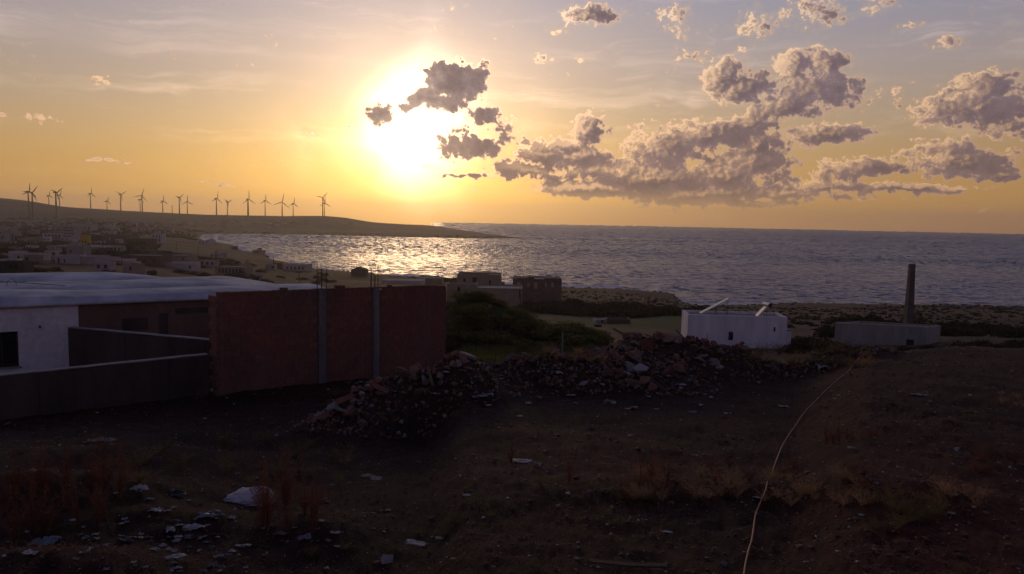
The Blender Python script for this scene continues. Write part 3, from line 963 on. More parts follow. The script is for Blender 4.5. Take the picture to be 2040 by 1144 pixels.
for px, w_, h_, lab in [(566, .20, .07, 'small loose brick left of the rods on top of the brick wall'), (678, .30, .09, 'wide loose brick lying between the two rod clusters on the wall'),
                        (778, .12, .05, 'small brick scrap right of the right hand rods on the wall')]:
    p_ = on_wall(px)
    ob = MB().box(-w_ / 2, w_ / 2, -.09, .09, 0, h_).build('loose_brick', M_brick, None, p_ + Vector((0, 0, .004))); ob.rotation_euler = (0, .03, ANG + .05)
    bv = ob.modifiers.new('bevel', 'BEVEL'); bv.width = .01
    tag(ob, lab, 'brick')


# ------------------------------------------------------------------ low yard walls
def low_wall(a, b, ztop, zbase, th, label, material, pxs):
    ang, L = frame_between(a, b)
    e = empty('yard_wall', (a.x, a.y, zbase), ang); tag(e, label, 'wall')
    v, f = [], []; n = 40
    for i in range(n + 1):
        u = L * i / n; zt = ztop - zbase + (fbm(np.array([u * 1.7]), np.array([3.1]), 9, 3)[0] - .5) * .07
        for y in (0, th):
            v += [(u, y, -.3), (u, y, zt)]
    for i in range(n):
        o = 4 * i
        f += [(o, o + 4, o + 5, o + 1), (o + 2, o + 3, o + 7, o + 6), (o + 1, o + 5, o + 7, o + 3)]
    f += [(0, 1, 3, 2), (4 * n, 4 * n + 2, 4 * n + 3, 4 * n + 1)]
    MB().add(v, f).build('wall_face', material, e)
    # rough mortar cap
    cp = MB(); k = int(L / .42)
    for i in range(k):
        zz = ztop - zbase + RNG.uniform(-.0, .012) + .03
        cp.box(L * i / k + .003, L * (i + 1) / k - .003, -.012, th + .012, zz - .028, zz)
    cp.build('coping', M_conc, e)
    for c in np.arange(2.2, L, 3.1):
        MB().box(c, c + .22, -.02, .004, -.3, ztop - zbase - .04).build('pilaster', M_grey, e)
    return e


YA = Vector((wx(-160, 16.9), 16.9, 0)); YB = Vector((wx(410, 21.1), 21.1, 0))
low_wall(YA, YB, CZ - 4.05, CZ - 5.5, .2, 'low grey rendered yard wall in front, running up to the brick wall', M_grey, None)
YC = Vector((wx(128, 23.8), 23.8, 0)); YD = Vector((wx(414, 21.9), 21.9, 0))
low_wall(YC, YD, CZ - 3.77, CZ - 6.3, .2, 'dark inner yard wall sloping between white house and brick wall', M_grey, None)

# ------------------------------------------------------------------ white vaulted house on the left
HA = Vector((wx(-420, 20.6), 20.6, 0)); HB = Vector((wx(150, 24.6), 24.6, 0)); HC = Vector((wx(520, 27.9), 27.9, 0))
ang1, L1 = frame_between(HA, HB); ang2, L2 = frame_between(HB, HC)
zE = CZ - 3.02; zG = CZ - 6.6
house = empty('vaulted_house', (HB.x, HB.y, zG), ang1)
tag(house, 'white limewashed low house with rounded vaulted roofs left of the brick wall', 'house')
EH = zE - zG
# window hole px 0..28 , y 660..730
kx = lambda px: ((px - 1020) / F * HB.y - HB.x) / (math.cos(ang1) - (px - 1020) / F * math.sin(ang1))
wu0, wu1 = kx(-42), kx(27)
pw_ = HB + Vector((math.cos(ang1), math.sin(ang1), 0)) * wu1
wz1 = P(27, 660, pw_.y).z - zG; wz0 = P(27, 729, pw_.y).z - zG
mb = MB(); th = .3
mb.box(-L1, wu0, 0, th, 0, EH); mb.box(wu1, 0, 0, th, 0, EH); mb.box(wu0, wu1, 0, th, 0, wz0); mb.box(wu0, wu1, 0, th, wz1, EH)
mb.build('white_wall', M_white, house)
wf = MB(); t_ = .05
wf.box(wu0, wu0 + t_, .17, .23, wz0, wz1).box(wu1 - t_, wu1, .17, .23, wz0, wz1).box(wu0 + t_, wu1 - t_, .17, .23, wz1 - t_, wz1).box(wu0 + t_, wu1 - t_, .17, .23, wz0, wz0 + t_)
wm = (wu0 + wu1) / 2; wf.box(wm - .02, wm + .02, .18, .22, wz0 + t_, wz1 - t_)
win = wf.build('window', M_wood, house)
MB().box(wu0 + t_, wu1 - t_, .19, .20, wz0 + t_, wz1 - t_).build('pane', M_glass, win)
MB().box(wu0 - .04, wu1 + .07, -.06, .17, wz0 - .06, wz0).build('sill', M_conc, win)
# brown unpainted stretch
side = MB().box(0.002, L2, 0, .3, 0, EH + .02).build('bare_wall', M_bare, house); side.rotation_euler = (0, 0, ang2 - ang1)
for u0, u1, z0, z1, y0 in [(1.3, 2.1, EH - 1.05, EH - .62, -.012), (2.45, 2.75, EH - 1.25, EH - .5, -.018), (4.3, 4.45, EH - .95, EH - .05, -.02), (4.8, 5.5, EH - .75, EH - .35, -.01), (3.0, 4.1, EH - .55, EH - .35, -.014)]:
    q = MB().box(u0, u1, y0, .002, z0, z1).build('render_patch', M_grey, house); q.rotation_euler = (0, 0, ang2 - ang1)
# roof: rounded vaults one behind the other
def roofz(X, Y_):
    return 0
ru = np.linspace(-L1, L2 + 2.5, 220); rv = np.linspace(-.12, 15, 150)
U, V = np.meshgrid(ru, rv, indexing='ij')
bend = ang2 - ang1
# front edge follows the two walls
fx_ = np.where(U < 0, U, U * math.cos(bend)); fy_ = np.where(U < 0, 0, U * math.sin(bend))
RX = fx_; RY = fy_ + V - np.clip(U, 0, None) * 0.0
def vault(v, c, w, h): return h * np.sqrt(np.clip(1 - ((v - c) / w) ** 2, 0, 1))
wob = (fbm(U * .5, V * .5, 61, 3) - .5)
endf = sst(L2 + 2.6, L2 + .5, U)
c1 = 1.9 + .25 * wob; c2 = 5.6 - .10 * (U + 2) * .5; c3 = 9.8
z1 = vault(V, 1.7, 2.0, .30) * (.75 + .35 * sst(-9, -4, U) * sst(0.8, -2.0, U) + .15 * wob) + .02
z2 = vault(V, 5.4, 2.5, .40) * sst(L2 + 3.0, L2 - 1.5, U)
z3 = vault(V, 9.6, 2.6, .60) * np.sqrt(np.clip((5.0 - U) / 3.0, 0, 1))
z4 = vault(V, 13.0, 2.6, .3) * np.sqrt(np.clip((1.5 - U) / 2.5, 0, 1))
RZ = np.maximum.reduce([z1, z2, z3, z4]) - V * .030 + wob * .05
RZ = np.where(V < 0, RZ * 0 - .01, RZ) + EH + .03
nu, nv = len(ru), len(rv)
i = np.arange(nu - 1)[:, None] * nv + np.arange(nv - 1)[None, :]
ff = np.stack([i, i + nv, i + nv + 1, i + 1], -1).reshape(-1, 4)
me = np_mesh('vaulted_roof', np.stack([RX.ravel(), RY.ravel(), RZ.ravel()], 1), ff)
me.polygons.foreach_set('use_smooth', [True] * len(me.polygons))
rf = link('vaulted_roof', me, M_roof, house)
so_ = rf.modifiers.new('thick', 'SOLIDIFY'); so_.thickness = .1; so_.offset = -1
# drain spout and damp streaks on the white wall
MB().tube([(-1.1, -.12, EH - .75), (-1.1, .02, EH - .72)], .03, 8).build('drain_spout', M_steel, house)
MB().box(-L1, 0, 14.4, 14.7, 0, EH).build('back_wall', M_white, house)
MB().box(-L1, -L1 + .3, .3, 14.4, 0, EH).build('end_wall', M_white, house)
# wires across the roof
def wire(pts, r, name, label, material=M_blackp, cat='cable'):
    o = MB().tube(pts, r, 6).build(name, material, None, None, True); tag(o, label, cat); return o
wire([P(-20, 562, 27.5), P(30, 562, 27.5), P(80, 566, 27.6), P(130, 569, 27.6)], .012, 'roof_cable', 'thin dark cable lying across the white vaulted roof')
wire([P(12, 575, 27), P(16, 560, 27), P(24, 554, 27), P(31, 560, 27), P(33, 568, 27)], .010, 'wire_loop', 'small bent wire hoop standing on the white roof at the left edge')

# grey hut peeping over the roof at far left
def parapet_house(name, loc, rz, w, d, h, wall_m, label, group=None, wins=(), par=.35, cat='house', hut=None, roof_m=None, th=.25, base=3.0, doors=(), winmat=None, frames=False):
    """flat roofed house: walls with a raised parapet, sunk roof, openings on the camera side; origin at front centre"""
    e = empty(name, loc, rz); tag(e, label, cat, group)
    x0, x1 = -w / 2, w / 2
    b = MB()
    v = [(x0, 0, -base), (x1, 0, -base), (x1, d, -base), (x0, d, -base), (x0, 0, h), (x1, 0, h), (x1, d, h), (x0, d, h),
         (x0 + th, th, h), (x1 - th, th, h), (x1 - th, d - th, h), (x0 + th, d - th, h),
         (x0 + th, th, h - par), (x1 - th, th, h - par), (x1 - th, d - th, h - par), (x0 + th, d - th, h - par)]
    f = [(0, 1, 5, 4), (1, 2, 6, 5), (2, 3, 7, 6), (3, 0, 4, 7), (4, 5, 9, 8), (5, 6, 10, 9), (6, 7, 11, 10), (7, 4, 8, 11),
         (8, 9, 13, 12), (9, 10, 14, 13), (10, 11, 15, 14), (11, 8, 12, 15)]
    b.add(v, f); b.build('wall', wall_m, e)
    MB().box(x0 + th + .01, x1 - th - .01, th + .01, d - th - .01, h - par - .2, h - par - .004).build('roof', roof_m or M_conc, e)
    for (u, z, ww, wh) in wins:
        if frames:
            fr = MB(); q = .06
            fr.box(u - ww / 2, u + ww / 2, -.03, .02, z, z + q).box(u - ww / 2, u + ww / 2, -.03, .02, z + wh - q, z + wh)
            fr.box(u - ww / 2, u - ww / 2 + q, -.03, .02, z + q, z + wh - q).box(u + ww / 2 - q, u + ww / 2, -.03, .02, z + q, z + wh - q)
            fr.box(u - .02, u + .02, -.025, .01, z + q, z + wh - q)
            fo = fr.build('window', M_wood, e); MB().box(u - ww / 2 + q, u + ww / 2 - q, -.012, .005, z + q, z + wh - q).build('pane', M_glass, fo)
        else:
            MB().box(u - ww / 2, u + ww / 2, -.05, .05, z, z + wh).build('window', winmat or M_dark, e)
    for (u, z, ww, wh) in doors: MB().box(u - ww / 2, u + ww / 2, -.06, .05, z, z + wh).build('door', M_dark, e)
    if hut:
        hx, hw, hd, hh_ = hut
        MB().box(hx - hw / 2, hx + hw / 2, d * .3, d * .3 + hd, h - par, h + hh_).build('roof_room', wall_m, e)
    return e


def place(px, pyb, wpx, hpx, Y=None):
    """base point, metres wide and high of something wpx by hpx big in the photograph, base at px,pyb"""
    p = G(px, pyb) if Y is None else P(px, pyb, Y)
    k = p.y / F
    return p, wpx * k, hpx * k


# ------------------------------------------------------------------ the named houses
def nh(px, pyb, wpx, hpx, m, label, depth=None, rz=0, Y=None, wins=(), cat='house', hut=None, doors=(), winmat=None, frames=False, name='house', par=.35, group=None):
    p, w, h = place(px, pyb, wpx, hpx, Y)
    ws = [(u * w, z * h, a * w, b_ * h) for u, z, a, b_ in wins]
    ds = [(u * w, z * h, a * w, b_ * h) for u, z, a, b_ in doors]
    ht_ = (hut[0] * w, hut[1] * w, hut[2] * w, hut[3] * h) if hut else None
    return parapet_house(name, p, rz, w, depth or w * .8, h, m, label, group, ws, par=min(par, h * .15), cat=cat, hut=ht_, doors=ds, winmat=winmat, frames=frames)


row = lambda n, z, ww, wh, a=-.4, b=.4: [(a + (b - a) * (i + .5) / n, z, ww, wh) for i in range(n)]
nh(22, 541, 48, 20, M_grey, 'grey hut with two dark openings just beyond the white vaulted roof', Y=140, wins=[(.03, .35, .12, .35), (.20, .35, .12, .35)], rz=.1)
nh(122, 470, 26, 20, M_farw, 'far white multi storey block left of the town centre', wins=row(4, .2, .1, .12) + row(4, .5, .1, .12))
nh(137, 475, 26, 24, M_farw, 'pale blue grey four storey block with rows of windows beside the yellow building', wins=row(4, .1, .12, .1) + row(4, .35, .12, .1) + row(4, .6, .12, .1) + row(4, .83, .12, .08), rz=-.1)
nh(168, 491, 15, 22, M_yellow, 'bright ochre yellow house front in the middle of the town', wins=[(-.2, .3, .2, .2), (.2, .3, .2, .2)])
nh(187, 482, 34, 13, M_brownw, 'long brown two storey building right of the yellow house', wins=row(6, .2, .07, .3) + row(6, .62, .07, .25))
nh(170, 461, 26, 14, M_farw, 'white house with a square roof room rising in the town centre', hut=(0, .4, .4, .4), wins=row(3, .3, .1, .3))
nh(105, 474, 42, 9, M_farw, 'long low white building left of the blue grey block', wins=row(5, .3, .1, .35))
nh(148, 499, 110, 8, M_farw, 'long pale wall like building under the town blocks')
nh(232, 481, 50, 13, M_brownw, 'long dark brown unfinished block right of the town centre', wins=row(7, .2, .06, .35))
nh(272, 492, 46, 16, M_brownw, 'brown concrete skeleton house with tall openings near the bay', wins=row(7, .1, .06, .55))
nh(312, 484, 22, 18, M_farw, 'white house with bright balconies above the brown skeleton house', wins=row(3, .15, .12, .25) + row(3, .6, .12, .2), hut=(-.1, .4, .4, .25))
nh(255, 484, 11, 9, M_farw, 'small house with three white shutters left of the skeleton house', wins=row(3, .2, .14, .55), winmat=M_white)
nh(52, 518, 50, 13, M_farw, 'long single storey white house at the left, below the town', wins=[(-.3, .2, .08, .4), (.1, .2, .05, .5)])
nh(135, 526, 46, 17, M_farw, 'white house with a black wall opening right behind the vaulted roof', wins=[(-.35, .1, .07, .6), (-.12, .15, .06, .4)], rz=.2)
nh(160, 527, 62, 16, M_farw, 'broad white cube house in front of its taller rear block', wins=[(-.02, .35, .07, .3)], rz=-.1)
nh(150, 512, 34, 22, M_farw, 'taller white rear block with a brown loggia', wins=[(-.25, .4, .1, .2)], hut=(-.2, .5, .4, .25))
nh(166, 509, 18, 13, M_brownw, 'dark brown upper loggia block beside the white rear block', wins=[(0, .2, .5, .5)])
nh(195, 522, 40, 9, M_sandw, 'low pale house with a long window strip right of the cube house', wins=row(4, .35, .13, .35))
nh(225, 526, 52, 9, M_farw, 'long pale low house with small openings behind the vaulted roof', wins=row(7, .2, .04, .4))
nh(258, 530, 26, 8, M_farw, 'small white block at the end of the low pale houses')
nh(280, 526, 76, 17, M_brownw, 'wide low brown flat roofed building above the white roof', wins=[(-.3, .1, .05, .6), (.1, .1, .04, .4), (.35, .2, .04, .3)], rz=.05)
nh(343, 521, 62, 12, M_sandw, 'long sand coloured building right of the wide brown one', wins=[(.35, .2, .04, .35)])
nh(345, 534, 64, 10, M_farw, 'long white wall like building nearest the bay on the left')
nh(458, 546, 60, 14, M_sandw, 'sand coloured row of small rooms left of the rods', wins=row(7, .15, .06, .6))
nh(480, 552, 22, 6, M_brownw, 'small reddish roofed shed left of the first rods', winmat=M_dark)
nh(513, 555, 16, 9, M_farw, 'small white box hut just over the end of the vaulted roof')
nh(588, 540, 48, 13, M_farw, 'pale block by the water left of the first rod cluster', wins=row(5, .2, .07, .4), par=.2)
nh(405, 487, 26, 7, M_farw, 'white house on the bay shore beside the harbour wall', wins=row(3, .2, .1, .4))
nh(418, 483, 14, 5, M_farw, 'tiny white hut at the head of the bay')
nh(18, 478, 26, 13, M_farw, 'white two storey house at the far left of the town', wins=row(3, .2, .12, .25) + row(3, .6, .12, .2))
nh(3, 487, 16, 22, M_farw, 'bright white gable cut by the left edge of the picture', wins=[(.2, .5, .15, .2)])
nh(27, 500, 22, 8, M_sandw, 'sand coloured hut below the bright left gable')
# right of the rods
e = nh(714, 551, 30, 13, M_brownw, 'dark gabled house by the water between the two rod clusters', par=.1)
w_ = 30 * G(714, 551).y / F; h_ = 13 * G(714, 551).y / F
MB().add([(-w_ / 2, -.1, h_), (w_ / 2, -.1, h_), (w_ / 2, w_ * .8, h_), (-w_ / 2, w_ * .8, h_), (0, -.1, h_ * 1.45), (0, w_ * .8, h_ * 1.45)], [(0, 1, 4), (2, 3, 5), (1, 2, 5, 4), (3, 0, 4, 5)]).build('gable_roof', M_brownw, e)
nh(800, 566, 80, 7, M_farw, 'long low pale building seen over the top of the brick wall', Y=330)
nh(855, 560, 50, 6, M_sandw, 'low sand coloured wall building behind the right end of the brick wall', Y=350)
nh(954, 576, 88, 29, M_sandw, 'pale two storey villa by the sea right of the brick wall', Y=215, wins=[(-.1, .3, .09, .5), (-.33, .3, .05, .4), (.25, .3, .05, .3)], hut=(-.08, .6, .3, .08))
nh(920, 590, 60, 24, M_sandw, 'pale low wing with one dark window next to the brick wall end', Y=190, wins=[(-.1, .35, .09, .4)])
nh(985, 594, 112, 20, M_sandw, 'long pale garden wall building below the sea villa', Y=186, wins=[(.45, .1, .02, .8)])
e = nh(1070, 580, 98, 24, M_brownw, 'dark unfinished concrete house with sea light painted into its openings', Y=210, wins=[(-.37, .35, .06, .35), (-.18, .35, .05, .3), (-.03, .2, .07, .5), (.18, .35, .04, .35), (.31, .35, .05, .35)],
       winmat=mat('painted_sea_light', (.42, .33, .26), None, 1, bump=0))  # pale colour on the opening panels paints the sea light showing through
k_ = 210 / F
for u0, u1, hh_ in ((-42, -8, 2.2), (14, 48, 2.0), (-18, -6, 4)):
    MB().box(u0 * k_, u1 * k_, .3, 6, 24 * k_, (24 + hh_) * k_).build('roof_block', M_brownw, e)

# ------------------------------------------------------------------ white house with the solar heater
wh = nh(1466, 702, 196, 74, M_white, 'white flat roofed house with a sloping panel and water heater on its roof', Y=83, depth=4.4, par=.25, frames=True,
        wins=[(-.06, .33, .045, .23), (.375, .60, .018, .12)], rz=-.07, cat='house', name='white_house')
kk = 83 / F
MB().box(99 * kk, 112 * kk, 1.0, 6.0, -2, 44 * kk).build('side_wing', M_white, wh)
MB().box(98.4 * kk, 112.6 * kk, .95, 6.05, 44 * kk, 46 * kk).build('side_wing_coping', M_conc, wh)


def slab(pa, pb, wdir, width, th, name, m, parent=None):
    """thin board from pa to pb, given width along wdir"""
    a, b = Vector(pa), Vector(pb); t = (b - a).normalized(); w = Vector(wdir).normalized() * width; n = t.cross(w).normalized() * th
    v = [a, a + w, b + w, b, a + n, a + w + n, b + w + n, b + n]
    return MB().add(v, [(3, 2, 1, 0), (4, 5, 6, 7), (0, 1, 5, 4), (1, 2, 6, 5), (2, 3, 7, 6), (3, 0, 4, 7)]).build(name, m, parent)


pa = P(1397, 626, 84.5); pb = P(1454, 597, 84.5)
sp = empty('solar_panel', (0, 0, 0)); sp.parent = wh; sp.matrix_parent_inverse = (Matrix.Translation(wh.location) @ Matrix.Rotation(-.07, 4, 'Z')).inverted(); sp.location = pa; tag(sp, 'long bright sloping panel standing edge on at the left of the roof')
o = slab(Vector((0, 0, 0)), pb - pa, (0, 1, .0), .85, .12, 'panel', M_panel, sp)
for q, y in ((.55, .2), (.55, .75), (.95, .2), (.95, .75)):
    v = (pb - pa) * q; MB().tube([(v.x, v.y + y, v.z), (v.x, v.y + y, -.35)], .03, 5).build('strut', M_steel, sp)
pa = P(1511, 632, 84.3); pb = P(1530, 612, 84.3)
sw = empty('water_heater', (0, 0, 0)); sw.parent = wh; sw.matrix_parent_inverse = sp.matrix_parent_inverse.copy(); sw.location = pa; tag(sw, 'solar water heater with a bright collector and round tank')
slab(Vector((0, 0, 0)), pb - pa, (0, 1, 0), .9, .16, 'collector', M_panel, sw)
tp = pb - pa + Vector((.05, -.1, .22))
MB().tube([tp + Vector((.12, -.1, 0)), tp + Vector((-.12, 1.3, .0))], .27, 14).build('tank', M_metal, sw, None, False)
MB().tube([tp + Vector((.13, -.13, 0)), tp + Vector((.125, -.1, 0))], .24, 14).build('tank_cap', M_blackp, sw)
for x_, y in ((.9, .15), (.9, 1.0)): MB().tube([((pb - pa).x * x_, y, (pb - pa).z * x_), ((pb - pa).x * x_, y, -.35)], .03, 5).build('strut', M_steel, sw)

# ------------------------------------------------------------------ grey enclosure and chimney
a = P(1664, 644, 92); b = P(1846, 652.5, 85); c_ = P(1874, 648.5, 91); d_ = P(1712, 639.5, 99)
g0 = min(hz(q.x, q.y) for q in (a, b, c_, d_)) - .6
en = empty('walled_enclosure', (a.x, a.y, g0)); tag(en, 'grey concrete roofless enclosure with pale coping at the right, below the chimney', 'building')
M_enc = mat('old_grey_concrete', (.30, .295, .285), (.17, .165, .16), .6, streak=True)
A_, B_, C_, D_ = [q - Vector((a.x, a.y, g0)) for q in (a, b, c_, d_)]
def wq(p, q, name, t=.25, m=M_enc, z0=None, dz=0.0, grow=0.0):
    d = Vector((q.x - p.x, q.y - p.y)).normalized(); n = Vector((-d.y, d.x)) * t; e_ = d * grow; k = Vector((-d.y, d.x)) * -grow
    pts_ = [(p.x - e_.x + k.x, p.y - e_.y + k.y, p.z + dz), (q.x + e_.x + k.x, q.y + e_.y + k.y, q.z + dz), (q.x + e_.x + n.x - k.x, q.y + e_.y + n.y - k.y, q.z + dz), (p.x - e_.x + n.x - k.x, p.y - e_.y + n.y - k.y, p.z + dz)]
    bot = [(x, y, (0 if z0 is None else z + z0)) for x, y, z in pts_]
    return MB().add(bot + pts_, [(3, 2, 1, 0), (0, 1, 5, 4), (1, 2, 6, 5), (2, 3, 7, 6), (3, 0, 4, 7), (4, 5, 6, 7)]).build(name, m, en)
wq(A_, B_, 'front_wall'); wq(B_, C_ - Vector((0, 0, .003)), 'right_wall'); wq(D_, A_ - Vector((0, 0, .003)), 'left_wall'); wq(C_, D_, 'rear_wall')
wq(A_, B_, 'coping', m=M_pale, z0=.002, dz=.10, grow=.05)
dAB = (B_ - A_)
q_ = A_ + dAB * .80
MB().add([(q_.x, q_.y - .02, q_.z - 2.3), (q_.x + .6, q_.y - .02 + .6 * dAB.y / dAB.x, q_.z - 2.3), (q_.x + .6, q_.y - .02 + .6 * dAB.y / dAB.x, q_.z - 1.5), (q_.x, q_.y - .02, q_.z - 1.5),
          (q_.x, q_.y + .05, q_.z - 2.3), (q_.x + .6, q_.y + .05 + .6 * dAB.y / dAB.x, q_.z - 2.3), (q_.x + .6, q_.y + .05 + .6 * dAB.y / dAB.x, q_.z - 1.5), (q_.x, q_.y + .05, q_.z - 1.5)],
         [(0, 1, 2, 3), (7, 6, 5, 4), (0, 4, 5, 1), (1, 5, 6, 2), (2, 6, 7, 3), (3, 7, 4, 0)]).build('opening', M_dark, en)
# chimney
pt = P(1817, 526, 101); pb_ = P(1813, 648, 101)
zb_ = hz(pt.x, 101) - .5
ch = empty('brick_chimney', (pt.x, 101, zb_)); tag(ch, 'tall tapering old masonry chimney standing against the sea at the right', 'chimney')
Hc = pt.z - zb_; kc = 101 / F
M_chim = mat('old_chimney_masonry', (.13, .115, .098), (.075, .066, .058), .8)
cm = MB(); nb = 34
for i in range(nb):
    q0, q1 = i / nb, (i + 1) / nb
    r0 = (7.9 - 3.4 * (q0 ** .9)) * kc * RNG.uniform(.985, 1.02)
    cm.box(-r0, r0, -r0, r0, Hc * q0, Hc * q1 - .012)
cm.build('shaft', M_chim, ch)
MB().box(-5.1 * kc, 5.1 * kc, -5.1 * kc, 5.1 * kc, Hc - .45, Hc - .2).build('cap_ledge', M_chim, ch)
MB().box(-11 * kc, 11 * kc, -11 * kc, 11 * kc, -1, 1.2).build('plinth', M_chim, ch)

# small shed in the field, fence posts
p, w, h = place(1197, 646, 22, 9, 128); e = parapet_house('field_shed', p, .1, w, 2.5, h, M_pale, 'tiny bright shed at the edge of the green field', None, [(.2, .2, .3, .5)], par=.1, cat='shed')
p, w, h = place(1232, 649, 48, 13, 126); parapet_house('field_wall', p, .0, w, 3, h, M_brownw, 'low dark block wall enclosure right of the bright shed', None, (), par=.8, cat='building')
for px, y0, y1, Y, r, m, lab in [(1121, 712, 661, 24.5, .022, M_conc, 'pale concrete post standing upright behind the middle of the rubble'),
                                 (998, 722, 650, 40, .045, M_wood, 'dark wooden post in the grass below the green mound'),
                                 (1037, 612, 585, 180, .12, M_wood, 'slim pole beside the pale garden wall near the sea'),
                                 (596, 566, 541, 300, .14, M_wood, 'lone distant pole right of the pale block by the water'),
                                 (545, 525, 512, 500, .25, M_wood, 'thin pole on the low point of land in the bay'),
                                 (343, 424, 409, 2040, .8, M_tower, 'slim measuring mast among the wind turbines')]:
    a_ = P(px, y1, Y); z0 = min(hz(a_.x, Y), P(px, y0, Y).z) - .3
    o = MB().tube([(0, 0, 0), (0, 0, a_.z - z0)], [r * 1.1, r], 8).build('post', m, None, (a_.x, Y, z0)); tag(o, lab, 'post')

# ------------------------------------------------------------------ scattered town
pal = [(M_farw, 'pale'), (M_farw, 'pale'), (M_sandw, 'sand coloured'), (M_brownw, 'bare brown')]
bands = [((0, 400), (442, 453), 'on the far slope', 40, (5, 12), (3, 6)), ((0, 345), (454, 468), 'in the middle of the town', 62, (7, 17), (4, 9)),
         ((0, 320), (468, 492), 'on the near side of the town', 34, (9, 22), (5, 10)), ((400, 700), (440, 455), 'on the slope across the bay', 30, (4, 10), (2, 4)),
         ((200, 560), (495, 545), 'on the open land behind the vaulted roof', 16, (8, 20), (4, 7)), ((0, 110), (500, 536), 'on the slope at the left', 6, (10, 24), (5, 9))]
for (xa, xb), (ya, yb), where, n, wr, hr in bands:
    for _ in range(n):
        px, py = RNG.uniform(xa, xb), RNG.uniform(ya, yb)
        p = G(px, py)
        if p.z < .8 or p.y > 2000: continue
        m, cn = RNG.choice(pal)
        w = RNG.uniform(*wr) * p.y / F; h = RNG.uniform(*hr) * p.y / F
        w = min(max(w, 5), 26); h = min(max(h, 3), 10)
        nw = max(2, int(w / 3.2)); ws = []
        for fl in range(max(1, int(h / 3.1))):
            ws += [((-.5 + (i + .5) / nw) * w, 1.0 + fl * 3.0, 1.1, 1.2) for i in range(nw) if RNG.random() < .8 and 1.0 + fl * 3 + 1.2 < h]
        kpx = F / p.y
        if kpx * 1.1 < 1.0: ws = ws[::2][:3]
        lab = 'small %s flat roofed house %s' % (cn, where)
        parapet_house('house', p, RNG.uniform(-.5, .5), w, w * RNG.uniform(.6, 1), h, m, lab, '%s houses %s' % (cn, where), ws, par=.5,
                      hut=(w * .15, w * .3, w * .3, 2.2) if RNG.random() < .3 else None)

for i_, (px, py, hp_) in enumerate([(36, 505, 16), (76, 497, 14), (118, 488, 13), (205, 500, 15), (245, 506, 15), (300, 503, 14), (352, 500, 13), (395, 510, 13), (330, 470, 9), (430, 520, 14)]):
    p = G(px, py); h = max(6.0, hp_ * p.y / F); e = empty('utility_pole', p); tag(e, 'thin utility pole with a crossarm standing among the far houses', 'pole', 'utility poles in the town')
    MB().tube([(0, 0, -.5), (0, 0, h)], [.16, .11], 6).build('pole_shaft', M_wood, e); MB().box(-.9, .9, -.06, .06, h - .6, h - .45).build('crossarm', M_wood, e)
# ------------------------------------------------------------------ wind turbines
tw = [  # px, hub y, base y, depth, blade px, yaw, phase, radius
    (56, 382, 427, 1500, 17, 1.15, 5, 'in the left pair standing in front of the hill', 2.1), (64, 384, 429, 1480, 17, .7, 35, 'right one of the left pair in front of the hill', 2.1),
    (97, 390, 408, 2150, 9, 1.2, 0, 'small behind the hill shoulder between two pairs', 1.4), (111, 384, 430, 1470, 15, 1.2, 50, 'tall, standing in front of the hill foot', 2.3),
    (118, 389, 411, 2120, 10, 1.0, 20, 'small one right behind the tall turbine at the hill foot', 1.5), (180, 386, 417, 2080, 12, 1.3, 2, 'alone right of the hill shoulder', 1.7),
    (213, 401, 418, 2200, 10, 1.0, 15, 'short lone turbine left of a taller one', 1.4), (240, 388, 419, 2080, 14, 1.15, 55, 'tall one right of a short lone turbine', 1.9),
    (279, 398, 422, 2150, 9, 1.3, 10, 'short one close behind the turbine with spread blades', 1.4), (283, 390, 421, 2050, 16, .25, 18, 'rotor spread wide facing the viewer above the town', 1.9),
    (324, 401, 424, 2100, 12, 1.15, 0, 'slender one left of the measuring mast', 1.6), (357, 394, 425, 2030, 11, 1.0, 45, 'thick one right of the measuring mast', 2.0),
    (373, 402, 427, 2050, 13, .6, 0, 'with low spread blades above the head of the bay', 1.6), (431, 396, 428, 2020, 16, 1.1, 8, 'tall one above the bay with a raised blade', 2.1),
    (453, 403, 429, 2080, 10, .9, 60, 'short one above the bay with blades in a V', 1.5), (494, 397, 430, 1980, 19, 1.05, 0, 'thickest tower, blade straight up above the bay', 3.0),
    (528, 400, 430, 2050, 14, .8, 0, 'thin one right of the thickest tower', 1.6), (562, 403, 430, 2010, 20, .45, 10, 'with a long blade stretched to the right', 1.9),
    (584, 406, 430, 2080, 13, .9, 5, 'small close right of the long bladed turbine', 1.5), (643, 394, 430, 2000, 15, .4, 40, 'front one of the last pair nearest the sun', 2.0),
    (646.5, 405, 430, 2100, 14, .6, 0, 'rear one of the last pair nearest the sun', 1.5)]
